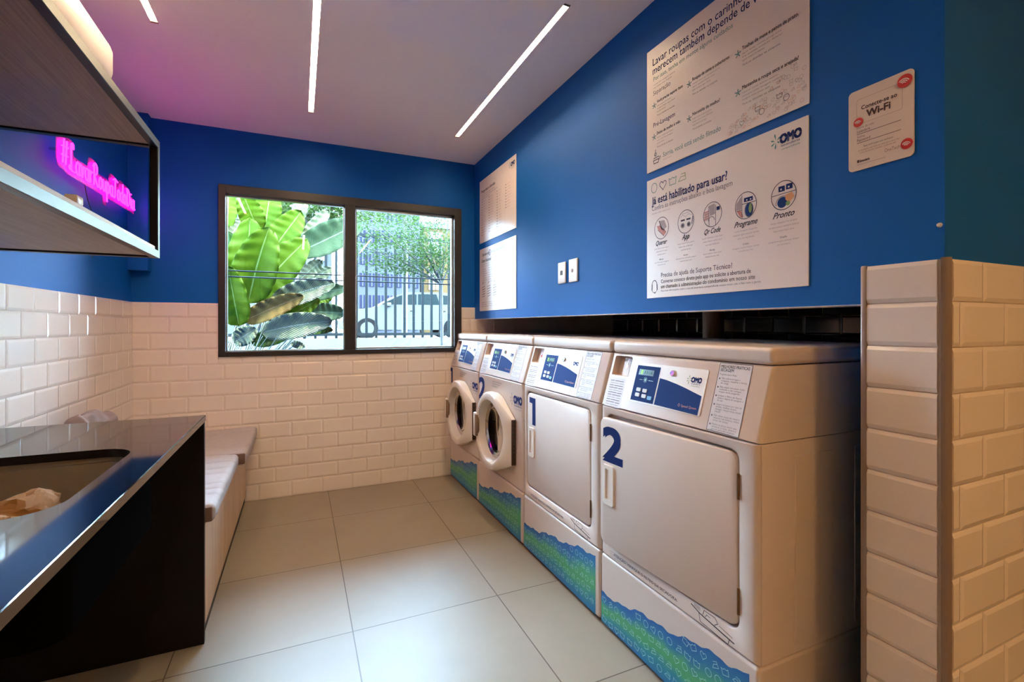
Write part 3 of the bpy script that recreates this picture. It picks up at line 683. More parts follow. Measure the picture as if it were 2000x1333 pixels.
def machine(kind, Y0, Wd, num, label, ajar=0.0, icons=1.0):
    root = empty('tumble_dryer' if kind == 'dryer' else 'washing_machine', (XF, Y0, 0.0))
    D = 0.70
    front = Plane((0, Wd, 0), (0, -1, 0), (0, 0, 1), (-1, 0, 0))          # x from the left edge as seen
    # lower panel and feet
    b = MB(); b.rbox(0.0, 0.0, 0.012, D, Wd, 0.2855, 0.012, 3); base = b.build('base_panel', M['white'], root, wn=True)
    for fx in (0.04, D-0.04):
        for fy in (0.05, Wd-0.05):
            b = MB(); b.cyl((fx, fy, 0.0), (0, 0, 1), 0.022, 0.014, 12); b.build('foot', M['black'], root)
    # printed wave sticker
    b = MB(); n = 70
    def zt(u): return 0.126+0.135*u+0.006*math.sin(u*17+num)+0.004*math.sin(u*41+1)+0.002*math.sin(u*93)
    u1 = 1-0.032/Wd; xs = -0.0006
    for i in range(n):
        a, c = u1*i/n, u1*(i+1)/n
        for j in range(5):
            v0, v1 = j/5, (j+1)/5
            za0, za1, zc0, zc1 = [0.017+(zt(q)-0.017)*v for q, v in ((a, v0), (a, v1), (c, v0), (c, v1))]
            ya, yc = Wd*(1-a)-0.004, Wd*(1-c)-0.004
            b.quad((xs, ya, za0), (xs, yc, zc0), (xs, yc, zc1), (xs, ya, za1), 0, uv=[(a, v0), (c, v0), (c, v1), (a, v1)])
    rnd = random.Random(num+10)
    for i in range(17):
        for j in range(6):
            x = 0.025+i*0.0385+(0.012 if j % 2 else 0)+rnd.uniform(-0.004, 0.004); z = 0.034+j*0.0375+i*0.0016+rnd.uniform(-0.003, 0.003)
            if x > Wd*u1-0.02 or z > zt(x/Wd)-0.014: continue
            r = 0.0125; k = rnd.randrange(4); an = rnd.uniform(-0.5, 0.5)
            pts = [circ(0, 0, r*0.9, 14), heart(0, 0, r), basin(0, 0, r), iron(0, 0, r)][k]
            pts = [(x+p*math.cos(an)-q*math.sin(an), z+p*math.sin(an)+q*math.cos(an)) for p, q in pts]
            f0 = len(b.f); stroke(b, front, pts, 0.0017, 1, closed=True, d=0.0011)
            for fi in range(f0, len(b.f)): b.uv[fi] = [(0, 0)]*4
    b.build('wave_sticker', [M['wave'], M['wavewhite']], base, smooth=False)
    # lid
    b = MB(); b.rbox(0.056, 0.001, 1.0705, D, Wd-0.001, 1.118, 0.014, 4); b.build('lid', M['white'], root, wn=True)
    # sloping console with a recess for the card reader
    sl = 0.2975
    def C(y, z, d): return ((z-0.868)*sl+d, y, z)
    kk = 7; hy0, hy1, hz0, hz1 = Wd-0.128, Wd-0.022, 0.985, 1.060
    hole = rect_loop(hy0, hy1, hz0, hz1, 0.006, kk)
    def O(a, c, d): return [C(y, z, d) for y, z in outer_loop(a, Wd-a, 0.868+c, 1.0685-c, hy0, hy1, hz0, hz1, 0.006, kk)]
    loops = [[C(y, z, 0.028) for y, z in hole], [C(y, z, 0.0) for y, z in hole], O(0.012, 0.003, 0.0), O(0.005, 0.001, 0.003), O(0.0015, 0.0, 0.010), O(0.001, 0.0, 0.02)]
    last = [(D, y, z) for y, z in outer_loop(0.001, Wd-0.001, 0.868, 1.0685, hy0, hy1, hz0, hz1, 0.006, kk)]
    b = MB(); b.loft(loops+[last], True, True); con = b.build('console', M['white'], root, angle=50)
    # coin and card reader inside the recess
    cp = Plane(C(Wd, 0.868, -0.0), (0, -1, 0), Vector((sl, 0, 1)).normalized(), Vector((-1, 0, sl)).normalized())
    cz = lambda z: (z-0.868)*math.sqrt(1+sl*sl)
    b = MB(); q = lambda x0, z0, x1, z1, m, d: rectf(b, cp, x0, cz(z0), x1, cz(z1), m, d)
    q(0.060, 0.986, 0.126, 1.058, 0, -0.020); q(0.062, 1.045, 0.126, 1.057, 1, -0.0195); stroke(b, cp, [(0.098, cz(0.99)), (0.098, cz(1.052))], 0.002, 1, d=-0.0192)
    stroke(b, cp, [(0.080, cz(1.03)), (0.083, cz(1.052))], 0.003, 2, d=-0.019); disc(b, cp, 0.080, cz(1.024), 0.0085, 2, -0.019)
    for i in range(5): stroke(b, cp, [(0.104, cz(0.997+0.01*i)), (0.122, cz(0.999+0.01*i))], 0.0014, 1, d=-0.019)
    b.build('card_reader', [M['sticker'], M['lgrey'], M['redp']], con, smooth=False)
    # control overlay
    x0, x1, z0, z1 = 0.160, 0.497 if Wd > 0.69 else 0.49, 0.904, 1.041
    b = MB(); lp = rect_loop(x0, x1, cz(z0), cz(z1), 0.006, 4)
    b.loft([[cp.at(x, y, -0.001) for x, y in lp], [cp.at(x, y, 0.002) for x, y in lp]], False, True)
    ov = b.build('control_panel', M['white2'], root)
    b = MB()
    q(0.170, 0.909, 0.290, 1.032, 0, 0.0026)
    tp = [(0.296, 0.909), (0.492, 0.905), (0.492, 0.962), (0.45, 0.971), (0.42, 0.978), (0.38, 0.986), (0.33, 0.994), (0.296, 0.997)]
    tp = [(min(x, x1-0.007), z) for x, z in tp]
    b.poly([cp.at(x, cz(z), 0.0026) for x, z in tp], 0)
    q(0.184, 0.999, 0.262, 1.019, 1, 0.003); q(0.196, 1.002, 0.204, 1.017, 2, 0.0033)
    for i in range(4): q(0.214+i*0.011, 1.004, 0.219+i*0.011, 1.0155, 3, 0.0033)
    disc(b, cp, 0.226, cz(0.984), 0.004, 4, 0.003)
    for a in range(0, 360, 45): stroke(b, cp, [(0.226+0.005*math.cos(math.radians(a)), cz(0.984)+0.005*math.sin(math.radians(a))), (0.226+0.010*math.cos(math.radians(a)), cz(0.984)+0.010*math.sin(math.radians(a)))], 0.0016, 4, d=0.003)
    stroke(b, cp, [(0.195, cz(0.983)), (0.210, cz(0.983))], 0.0015, 4, d=0.003); stroke(b, cp, [(0.243, cz(0.983)), (0.266, cz(0.983))], 0.0015, 4, d=0.003)
    text(b, cp, 'Speed Queen', 0.418, cz(0.920), 0.011, 5, width=0.062, d=0.003); stroke(b, cp, circ(0.408, cz(0.924), 0.004, 10), 0.0012, 5, closed=True, d=0.003)
    p2 = Plane(cp.at(0, 0, 0.002), cp.U, cp.V, cp.N)
    omo(b, p2, 0.437, cz(0.999), 0.0165 if x1 > 0.492 else 0.0155, 6, 7)
    b.build('printed_graphics', [M['blueprint'], M['display'], M['displaylit'], M['teal'], M['wavewhite'], M['pinkp'], M['navy'], M['greenp']], ov, smooth=False)
    for i, (x, z, m) in enumerate(((0.204, 0.948, 'button'), (0.237, 0.947, 'button'), (0.203, 0.930, 'button'), (0.238, 0.929, 'button'), (0.268, 0.926, 'button2'))):
        b = MB(); lp = rect_loop(x-0.011, x+0.011, cz(z)-0.0065, cz(z)+0.0065, 0.003, 4)
        b.loft([[cp.at(u, v, 0.0026) for u, v in lp], [cp.at(u, v, 0.005) for u, v in lp]], False, True); b.build('button', M[m], ov)
    b = MB(); c = cp.at(0.352, cz(1.018), 0.002); b.cyl(c, cp.N, 0.011, 0.006, 20, r2=0.009); b.build('key_lock', M['chrome'], ov)
    # instruction stickers
    b = MB(); q(0.022, 0.868, 0.118, 0.978, 0, 0.0005)
    for i in range(11): 
        for j in range(3): stroke(b, cp, [(0.030+0.028*j, cz(0.876+0.0088*i)), (0.052+0.028*j+0.003*((i+j) % 2), cz(0.8768+0.0088*i))], 0.0030 if i % 3 else 0.0016, 1, d=0.0011)
    b.build('instruction_sticker', [M['sticker'], M['grey']], con, smooth=False)
    b = MB(); w0, w1 = Wd-0.175, Wd-0.064
    stroke(b, cp, [(w0, cz(0.874)), (w1, cz(0.872)), (w1, cz(1.066)), (w0, cz(1.066))], 0.0016, 1, closed=True, d=0.0009)
    q(w0, 0.872, w1, 1.066, 0, 0.0005)
    text(b, cp, WIN, w0+0.006, cz(1.052), 0.0125, 1, width=0.098, bold=0.01, d=0.0012)
    text(b, cp, 'SECAGEM' if kind == 'dryer' else 'LAVAGEM', w0+0.006, cz(1.042), 0.0125, 1, width=0.046, bold=0.01, d=0.0012)
    text(b, cp, 'Programa seco e limpo', w0+0.006, cz(1.031), 0.009, 2, width=0.06, d=0.0012)
    tips = ['Não sobrecarregue a máquina, respeite o limite de carga', 'Não seque com peças muito molhadas e não coloque roupas ainda pingando', 'Limpe o filtro de fiapos antes e depois da secagem e do uso', 'Separe as peças por tipo de tecido, toalhas secam devagar, roupas leves secam rápido', 'Não deixe peças de metal e objetos nos bolsos, retire antes de iniciar', 'Retire as peças assim que terminar o ciclo, dobre e guarde para não amassar.']
    zz = 1.020
    for tpp in tips:
        ws = tpp.split(' '); lines = []; cur = ''
        for wd in ws:
            if len(cur)+len(wd) > 26: lines.append(cur); cur = wd
            else: cur = (cur+' '+wd).strip()
        lines.append(cur); disc(b, cp, w0+0.009, cz(zz+0.001), 0.003, 2, 0.0012, 6)
        for ln in lines:
            text(b, cp, ln, w0+0.016, cz(zz), 0.0078, 2, width=min(0.088, 0.0034*len(ln)), d=0.0012); zz -= 0.0068
        zz -= 0.0042
    b.build('instruction_sticker', [M['sticker'], M['print'], M['grey']], con, smooth=False)
    # cabinet
    cz0, cz1 = 0.289, 0.8655
    def cab(hole_r, hd, back):
        hy0, hy1, hz0, hz1, r, k = hole_r
        hole = rect_loop(hy0, hy1, hz0, hz1, r, k)
        def O(a, c, x): return [(x, y, z) for y, z in outer_loop(a, Wd-a, cz0+c, cz1-c, hy0, hy1, hz0, hz1, r, k)]
        b = MB()
        b.loft([[(hd, y, z) for y, z in hole], [(0.003, y, z) for y, z in hole], [(0.0, y+(0.003 if y > (hy0+hy1)/2 else -0.003), z+(0.003 if z > (hz0+hz1)/2 else -0.003)) for y, z in hole],
                O(0.020, 0.004, 0.0), O(0.010, 0.002, 0.0025), O(0.004, 0.0005, 0.009), O(0.001, 0.0, 0.02), O(0.001, 0.0, D)], back, True)
        return b.build('cabinet', M['white'], root, angle=50)
    if kind == 'dryer':
        dy0, dy1, dz0, dz1 = 0.066, Wd-0.042, 0.352, 0.830
        cb = cab((dy0-0.004, dy1+0.004, dz0-0.008, dz1+0.008, 0.03, 9), 0.024, True)
        # drum opening seen when the door is ajar
        b = MB(); b.cyl((0.0235, Wd/2, 0.59), (-1, 0, 0), 0.19, 0.002, 40); b.build('drum_opening', M['recess'], cb)
        # door, hinged on the right
        droot = empty('door', (0.002, dy0, 0)); droot.parent = root; droot.rotation_euler = (0, 0, ajar)
        b = MB(); Lp = lambda e, x: [(x, y-dy0, z) for y, z in rect_loop(dy0+e, dy1-e, dz0+e, dz1-e, 0.03, 8)]
        b.loft([Lp(0.002, 0.018), Lp(0.0, 0.014), Lp(0.0, 0.003), Lp(0.002, 0.0), Lp(0.004, -0.0012)]); bmx = b
        bpy.data.objects.remove(droot)
        dr = b.build('door', M['white'], root, angle=40); dr.location = (0.002, dy0, 0); dr.rotation_euler = (0, 0, ajar)
        dw = dy1-dy0
        # handle: raised frame with a finger recess
        hb = MB(); k = 5; hin = rect_loop(dw-0.066, dw-0.036, 0.527, 0.640, 0.003, k); hou = rect_loop(dw-0.084, dw-0.018, 0.507, 0.655, 0.010, k)
        hb.loft([[(-0.001, y, z) for y, z in hou], [(-0.007, y+(0.002 if y < dw-0.05 else -0.002), z) for y, z in hou], [(-0.007, y, z) for y, z in hin], [(0.004, y, z) for y, z in hin]], False, False)
        hb.poly([(-0.0016, y, z) for y, z in hin]); hb.build('handle', [M['white2']], dr)
        for z in (0.741, 0.429):
            b = MB(); b.cyl((-0.0015, 0.0, z-0.035), (0, 0, 1), 0.0035, 0.07, 10); b.build('hinge', M['bronze'], root).location = (0.0, dy0-0.004, 0)
        dpl = Plane((-0.0012, dw, 0), (0, -1, 0), (0, 0, 1), (-1, 0, 0))
        b = MB()
        if num == 2: text(b, dpl, '2', 0.022, 0.672, 0.175, 0, width=0.102, bold=0.035)
        else: b.poly([dpl.at(x, z, 0.0006) for x, z in ((0.026, 0.810), (0.094, 0.808), (0.094, 0.671), (0.058, 0.671), (0.058, 0.780), (0.026, 0.782))], 0)
        b.build('number_sticker', M['navy'], dr, smooth=False).location = (0, 0, 0)
        # warning line and ironing drawing under the door
        b = MB(); text(b, front, 'ATENÇÃO: VERIFIQUE O FILTRO DA SECADORA', 0.085, 0.307, 0.013, 0, width=0.33, bold=0.008)
        for i in range(3): stroke(b, front, [(0.06, 0.316-0.009*i), (0.17-0.02*i, 0.318-0.009*i)], 0.0018, 1)
        b.build('warning_label', [M['print'], M['lgrey'], M['navy']], cb, smooth=False); b = MB()
        xx = 0.475
        stroke(b, front, [(xx, 0.333), (xx+0.035, 0.322), (xx+0.155, 0.306)], 0.0035, 0); stroke(b, front, [(xx+0.03, 0.322), (xx+0.035, 0.300), (xx+0.135, 0.292), (xx+0.14, 0.308)], 0.002, 0)
        stroke(b, front, [(xx+0.045, 0.325), (xx+0.05, 0.340), (xx+0.09, 0.340), (xx+0.10, 0.328), (xx+0.088, 0.318)], 0.0018, 0, closed=False)
        stroke(b, front, [(xx+0.055, 0.324), (xx+0.06, 0.332), (xx+0.072, 0.330)], 0.0015, 2); stroke(b, front, [(xx+0.105, 0.325), (xx+0.15, 0.318)], 0.0015, 0)
        for i in range(3): stroke(b, front, [(xx+0.012, 0.335+0.004*i), (xx+0.035, 0.330+0.004*i)], 0.0012, 0)
        b.build('iron_drawing', [M['print'], M['lgrey'], M['navy']], cb, smooth=False)
        # pressed side panel lines
        b = MB()
        for (a, c) in ((0.140, 0.297), (0.400, 0.60)): b.rbox(a, -0.0015, 0.31, c, 0.004, 0.824, 0.0012, 1)
        b.rbox(0.0115, -0.0004, 0.291, 0.0135, 0.002, 0.863, 0.0002, 1)
        b.build('pressed_side', M['white'], cb)
    else:
        yc, zc, R = Wd-0.325, 0.552, 0.232
        hr = 0.165
        cb = cab((yc-hr, yc+hr, zc-hr, zc+hr, hr, 11), 0.02, False)
        # drum
        b = MB(); b.loft([[(x, yc+r*math.cos(a), zc+r*math.sin(a)) for a in [2*PI*i/40 for i in range(40)]] for x, r in ((0.018, hr+0.004), (0.03, hr-0.004), (0.04, hr+0.02), (0.33, hr+0.02))], False, True)
        b.build('drum', M['drum'], cb)
        # clothes tumble seen through the glass
        # door shell: round on the handle side, straight towards the hinge
        N = 56; hy, hz0, hz1 = yc-0.262, zc-0.145, zc+0.112
        pts = [(yc+R*math.cos(2*PI*i/180), zc+R*math.sin(2*PI*i/180)) for i in range(180)]+[(hy, hz0), (hy, hz1)]
        def hull(P_):
            P_ = sorted(set(P_)); cr_ = lambda o, a, c: (a[0]-o[0])*(c[1]-o[1])-(a[1]-o[1])*(c[0]-o[0]); lo = []; up = []
            for p in P_:
                while len(lo) > 1 and cr_(lo[-2], lo[-1], p) <= 0: lo.pop()
                lo.append(p)
            for p in P_[::-1]:
                while len(up) > 1 and cr_(up[-2], up[-1], p) <= 0: up.pop()
                up.append(p)
            return lo[:-1]+up[:-1]
        hp = hull(pts)
        def rho(a):
            dx, dy = math.cos(a), math.sin(a); best = 0
            for (ax, ay), (bx, by) in zip(hp, hp[1:]+hp[:1]):
                ax -= yc; bx -= yc; ay -= zc; by -= zc; ex, ey = bx-ax, by-ay; den = dx*ey-dy*ex
                if abs(den) < 1e-12: continue
                t = (ax*ey-ay*ex)/den; s_ = (ax*dy-ay*dx)/den
                if t > 0 and -1e-6 <= s_ <= 1+1e-6: best = max(best, t)
            return best
        ang = sorted(set([2*PI*i/N for i in range(N)]+[math.atan2(hz0-zc, hy-yc) % (2*PI), math.atan2(hz1-zc, hy-yc) % (2*PI)]))
        fr = lambda x, k: [(x, yc+(rho(a)-k)*math.cos(a), zc+(rho(a)-k)*math.sin(a)) for a in ang]
        # the hinge side is thinner than the handle side
        def tap(lp, f): return [(x*(0.42+0.58*min(1, max(0, (y-hy)/0.16))) if f else x, y, z) for x, y, z in lp]
        ci = lambda x, r: [(x, yc+r*math.cos(a), zc+r*math.sin(a)) for a in ang]
        b = MB()
        b.loft([fr(-0.002, 0.006), tap(fr(-0.030, 0.0), 1), tap(fr(-0.052, 0.002), 1), tap(fr(-0.060, 0.010), 1), tap(ci(-0.064, 0.196), 1), tap(ci(-0.060, 0.184), 1), ci(-0.016, 0.166)], False, False)
        door = b.build('door', M['white2'], root, angle=35)
        b = MB(); b.loft([ci(-0.017, 0.168), ci(-0.010, 0.158), ci(-0.002, 0.150)], False, False); b.build('chrome_ring', M['chrome'], door)
        b = MB(); b.loft([ci(-0.004, 0.152), ci(0.006, 0.146), ci(0.024, 0.125), ci(0.036, 0.08), ci(0.04, 0.03)], False, True); b.build('door_glass', M['doorglass'], door, angle=80)
        # handle
        b = MB(); b.rbox(-0.072, yc+0.196, zc-0.075, -0.050, yc+0.240, zc+0.075, 0.008, 3); h = b.build('handle', M['white2'], door)
        b = MB(); b.rbox(-0.0735, yc+0.176, zc-0.068, -0.05, yc+0.204, zc+0.066, 0.004, 2); b.build('handle_grip', mat('brown_grip', S(128, 104, 84), 0.5), h)
        b = MB(); b.rbox(-0.026, hy-0.006, hz0+0.004, -0.001, hy+0.002, hz1-0.004, 0.001, 1)
        for i in range(11): b.box(-0.018, hy-0.0068, hz0+0.014+i*0.0222, -0.009, hy-0.005, hz0+0.025+i*0.0222, 1)
        b.build('hinge', [M['holes'], M['black']], root)
        # logo, number and small print on the cabinet
        b = MB(); omo(b, front, Wd-0.118, 0.750, 0.042, 0, 1)
        b.build('logo_sticker', [M['navy'], M['lgrey']], cb, smooth=False)
        b = MB()
        if num == 2: text(b, front, '2', 0.008, 0.705, 0.19, 0, width=0.105, bold=0.03)
        else: b.poly([front.at(x, z, 0.0006) for x, z in ((0.006, 0.850), (0.06, 0.850), (0.06, 0.705), (0.030, 0.705), (0.030, 0.822), (0.006, 0.822))], 0)
        b.build('number_sticker', M['navy'], cb, smooth=False)
        b = MB()
        for i, t in enumerate(('LAVADORA PROFISSIONAL', 'USE SOMENTE SABÃO', 'ADEQUADO')): text(b, front, t, 0.24, 0.832-0.014*i, 0.011, 0, width=0.15-0.03*i)
        b.build('warning_label', M['grey'], cb, smooth=False)
    tag(root, label, 'tumble dryer' if kind == 'dryer' else 'washing machine', 'row of laundry machines')
    return root
machine('dryer', 0.865, 0.707, 2, 'white tumble dryer numbered 2 with its door ajar, nearest the tiled pier', ajar=math.radians(3.2))
machine('dryer', 1.580, 0.697, 1, 'white tumble dryer numbered 1 with its square door closed')
machine('washer', 2.285, 0.682, 2, 'white front loading washing machine numbered 2 beside the dryers')
machine('washer', 2.973, 0.640, 1, 'white front loading washing machine numbered 1 nearest the window wall')
# exhaust pipe behind the dryers
M['pipe'] = mat('brown_pipe', S(120, 88, 66), 0.5, metal=0.3, var=0.15)
b = MB(); b.cyl((0, 0, 0), (0, 0, 1), 0.052, ZC-0.01, 28)
for z in (0.6, 1.6): b.cyl((0, 0, z), (0, 0, 1), 0.055, 0.03, 28)
o = b.build('exhaust_pipe', M['pipe']); o.location = (1.93, 1.80, 0.005)
tag(o, 'brown vertical exhaust pipe in the dark recess behind the dryers', 'pipe')

# ------------------------------------------------------------------ posters on the blue wall
PD = 0.004
def poster(y_left, y_right, z0, z1, label, draw, group='information posters on the blue wall'):
    """a sheet on the right-hand wall; the reader looks towards +X, so x runs from y_left down to y_right"""
    W_, H_ = y_left-y_right, z1-z0
    root = empty('poster', (XB, (y_left+y_right)/2, z0)); pl = Plane((-PD, W_/2, 0), (0, -1, 0), (0, 0, 1), (-1, 0, 0))
    b = MB(); b.rbox(-PD, -W_/2, 0, -0.0005, W_/2, H_, 0.0006, 1); b.build('sheet', M['poster'], root)
    b = MB(); draw(b, pl, W_, H_)
    b.build('printing', [M[k] for k in PM], root, smooth=False)
    tag(root, label, 'poster', group)
PM = ['print', 'grey', 'lgrey', 'navy', 'teal', 'greenp', 'pinkp', 'orangep', 'blueprint', 'poster']
K, G, LG, NV, TL, GR, PK, OR, BL, WH = range(10)
def lines(b, pl, x, y, n, w, h=0.007, m=LG, seed=0, align='L'):
    ws = 'roupa lavagem secagem cuidado tecido sempre antes delicadas separar cores claras escuras etiqueta programa usar tempo agua quente fria lavar secar dobrar limpar peças'.split()
    r = random.Random(seed)
    for i in range(n):
        t = ' '.join(r.choice(ws) for _ in range(4)); ww = w*r.uniform(0.72, 1.0) if i < n-1 else w*r.uniform(0.4, 0.7)
        text(b, pl, t, x, y-i*h*1.45, h, m, width=ww, align=align)
def star(b, pl, x, y, r, m=TL):
    for a in range(5):
        t = math.radians(90+72*a); stroke(b, pl, [(x+0.2*r*math.cos(t), y+0.2*r*math.sin(t)), (x+r*math.cos(t), y+r*math.sin(t))], r*0.28, m)
def draw_care(b, pl, W, H):
    text(b, pl, 'Lavar roupas com o carinho que elas', 0.036, 0.419, 0.042, NV, width=0.555, bold=0.004)
    text(b, pl, 'merecem também depende de você.', 0.036, 0.384, 0.042, NV, width=0.535, bold=0.004)
    text(b, pl, 'Por isso, tenha em mente alguns cuidados', 0.040, 0.356, 0.024, TL, width=0.38)
    lines(b, pl, 0.040, 0.338, 2, 0.16, 0.008, LG, 1)
    text(b, pl, 'Separação', 0.038, 0.300, 0.026, G, width=0.096)
    text(b, pl, 'Pré-Lavagem', 0.040, 0.172, 0.026, NV, width=0.118)
    for (x, y, t, w_, n) in ((0.060, 0.262, 'Você precisa separar bem', 0.138, 4), (0.060, 0.137, 'Deixe de molho à mão', 0.126, 4), (0.246, 0.262, 'Roupas de cama e cobertores', 0.160, 4), (0.246, 0.137, 'Necessita de molho?', 0.122, 4),
                             (0.456, 0.262, 'Toalhas de mesa e panos de prato.', 0.188, 4), (0.456, 0.137, 'Mantenha a roupa seca e arejada!', 0.188, 4)):
        text(b, pl, t, x, y, 0.0165, K, width=w_, bold=0.014); star(b, pl, x-0.016, y-0.004, 0.011, TL)
        lines(b, pl, x, y-0.014, n-1, w_*0.8, 0.0078, LG, int(x*1000+y*100)); text(b, pl, 'Tire as dúvidas na etiqueta', x, y-0.052, 0.009, G, width=w_*0.7)
    text(b, pl, 'Sorria, você está sendo filmado', 0.094, 0.038, 0.027, TL, width=0.278); lines(b, pl, 0.094, 0.026, 1, 0.1, 0.007, LG, 8)
    x, y = 0.040, 0.060
    stroke(b, pl, [(x, y-0.02), (x+0.003, y-0.033), (x+0.028, y-0.033), (x+0.032, y-0.02)], 0.003, K, closed=True); stroke(b, pl, [(x+0.002, y-0.012), (x+0.03, y-0.01)], 0.003, K)
    stroke(b, pl, [(x+0.01, y-0.005), (x+0.012, y+0.02)], 0.0025, K); stroke(b, pl, circ(x+0.012, y+0.002, 0.006, 10), 0.002, K, closed=True); stroke(b, pl, [(x+0.032, y-0.016), (x+0.04, y-0.012), (x+0.036, y-0.024)], 0.002, K)
    r = random.Random(3)
    for i in range(90):
        x = 0.40+r.random()*0.265; lim = 0.02+max(0, (x-0.40))*0.42
        y = 0.012+r.random()*lim; rr = 0.0055
        if x > W-0.012: continue
        pts = [circ(x, y, rr, 10), heart(x, y, rr), basin(x, y, rr), iron(x, y, rr)][r.randrange(4)]
        stroke(b, pl, pts, 0.0008, LG if r.random() < 0.8 else OR, closed=True)
    for (x, y, k) in ((0.585, 0.060, 2), (0.607, 0.046, 0), (0.512, 0.052, 2), (0.526, 0.038, 0), (0.455, 0.030, 1)):
        stroke(b, pl, [circ(x, y, 0.009, 14), heart(x, y, 0.009), basin(x, y, 0.009)][k], 0.0014, K if k != 1 else TL, closed=True)
def draw_steps(b, pl, W, H):
    for i, (x, k, m) in enumerate(((0.044, 0, TL), (0.094, 1, NV), (0.146, 2, TL), (0.196, 3, GR))):
        y = 0.437; r = 0.019
        stroke(b, pl, [circ(x, y, r*0.85, 20, r), heart(x, y, r*1.05), basin(x, y, r), iron(x, y, r)][k], 0.0022, m, closed=True)
    text(b, pl, 'Já está habilitado para usar?', 0.031, 0.372, 0.043, NV, width=0.367, bold=0.012)
    text(b, pl, 'Confira as instruções abaixo e boa lavagem', 0.031, 0.347, 0.027, G, width=0.388); lines(b, pl, 0.031, 0.333, 1, 0.2, 0.008, LG, 4)
    xs = (0.086, 0.213, 0.336, 0.469, 0.598); names = ('Querer', 'App', 'Qr Code', 'Programe', 'Pronto'); cy, r = 0.270, 0.042
    for i, (x, nm) in enumerate(zip(xs, names)):
        stroke(b, pl, circ(x, cy, r*0.93, 32, r), 0.0022, K, closed=True)
        if i == 0:
            b.poly([pl.at(x+p, cy+q, 0.0005) for p, q in ((-0.012, 0.030), (0.016, 0.028), (0.028, 0.0), (0.005, -0.012), (-0.008, 0.005))], TL if False else LG)
            b.poly([pl.at(x+p, cy+q, 0.0005) for p, q in ((-0.026, 0.012), (-0.01, 0.012), (0.026, -0.018), (0.012, -0.033), (-0.018, -0.008))], PK); stroke(b, pl, [(x-0.014, cy+0.03), (x+0.004, cy-0.004)], 0.003, K)
            stroke(b, pl, [(x-0.02, cy-0.005), (x+0.014, cy-0.033)], 0.0018, K)
        if i == 1:
            for s in (-1, 1):
                rectf(b, pl, x+s*0.014-0.010, cy+0.004, x+s*0.014+0.010, cy+0.010, K, 0.0007); disc(b, pl, x+s*0.015, cy-0.012, 0.009, G); disc(b, pl, x+s*0.015, cy-0.012, 0.0045, K, 0.001)
            stroke(b, pl, [(x-0.03, cy+0.018), (x-0.015, cy+0.026), (x, cy+0.018), (x+0.015, cy+0.026), (x+0.03, cy+0.018)], 0.0015, LG); stroke(b, pl, [(x-0.02, cy+0.03), (x+0.02, cy+0.032)], 0.0015, LG); stroke(b, pl, [(x+0.03, cy-0.012), (x+0.034, cy+0.012)], 0.004, G)
        if i == 2:
            b.poly([pl.at(x+p, cy+q, 0.0005) for p, q in ((-0.014, 0.032), (0.010, 0.036), (0.012, 0.0), (-0.010, -0.004))], LG)
            for j in range(4): stroke(b, pl, [(x-0.034, cy+0.012-j*0.008), (x-0.018, cy+0.014-j*0.008)], 0.0045, PK); stroke(b, pl, [(x-0.034, cy+0.008-j*0.008), (x-0.018, cy+0.010-j*0.008)], 0.001, K)
            rectf(b, pl, x+0.018, cy+0.010, x+0.032, cy+0.022, NV, 0.0007); stroke(b, pl, circ(x-0.004, cy-0.020, 0.013, 14, a0=0, a1=180), 0.0018, K); stroke(b, pl, [(x+0.014, cy+0.03), (x+0.014, cy-0.038)], 0.0018, K); stroke(b, pl, [(x-0.016, cy+0.03), (x-0.014, cy-0.036)], 0.002, K)
        if i == 3:
            b.poly([pl.at(x+p, cy+q, 0.0005) for p, q in ((-0.035, 0.012), (-0.016, 0.032), (-0.016, -0.01), (-0.036, -0.01))], LG)
            rectf(b, pl, x-0.006, cy+0.011, x+0.026, cy+0.024, NV, 0.0007); rectf(b, pl, x+0.002, cy+0.014, x+0.007, cy+0.018, WH, 0.001); rectf(b, pl, x+0.016, cy+0.014, x+0.021, cy+0.018, WH, 0.001)
            stroke(b, pl, [(x-0.014, cy+0.035), (x-0.014, cy-0.036)], 0.0018, K); stroke(b, pl, [(x-0.014, cy+0.006), (x+0.036, cy+0.006)], 0.0018, K)
            b.poly([pl.at(p, q, 0.0005) for p, q in circ(x+0.012, cy-0.016, 0.014, 18, 0.021)], BL); b.poly([pl.at(p, q, 0.0008) for p, q in circ(x+0.017, cy-0.012, 0.006, 12, 0.015)], GR); stroke(b, pl, circ(x+0.012, cy-0.016, 0.015, 18, 0.022), 0.0016, K, closed=True)
            b.poly([pl.at(x+p, cy+q, 0.0005) for p, q in ((-0.034, -0.012), (-0.018, -0.012), (-0.008, -0.036), (-0.02, -0.034))], PK); stroke(b, pl, [(x-0.034, cy-0.012), (x-0.016, cy-0.012)], 0.0015, K)
        if i == 4:
            rectf(b, pl, x-0.016, cy+0.012, x+0.004, cy+0.028, NV, 0.0007); rectf(b, pl, x+0.008, cy+0.014, x+0.028, cy+0.030, NV, 0.0007); rectf(b, pl, x-0.010, cy+0.016, x-0.005, cy+0.021, WH, 0.001); rectf(b, pl, x+0.014, cy+0.018, x+0.019, cy+0.023, WH, 0.001)
            stroke(b, pl, [(x-0.038, cy+0.004), (x+0.038, cy+0.006)], 0.0018, K)
            b.poly([pl.at(p, q, 0.0005) for p, q in circ(x-0.004, cy-0.020, 0.016, 18)], BL); b.poly([pl.at(x+p, cy+q, 0.0008) for p, q in ((0.006, 0.0), (0.026, 0.004), (0.034, -0.01), (0.018, -0.026), (0.006, -0.014))], OR)
            b.poly([pl.at(p, q, 0.0009) for p, q in circ(x+0.014, cy-0.026, 0.007, 10)], GR); stroke(b, pl, circ(x-0.004, cy-0.022, 0.020, 14, a0=10, a1=190), 0.0016, K)
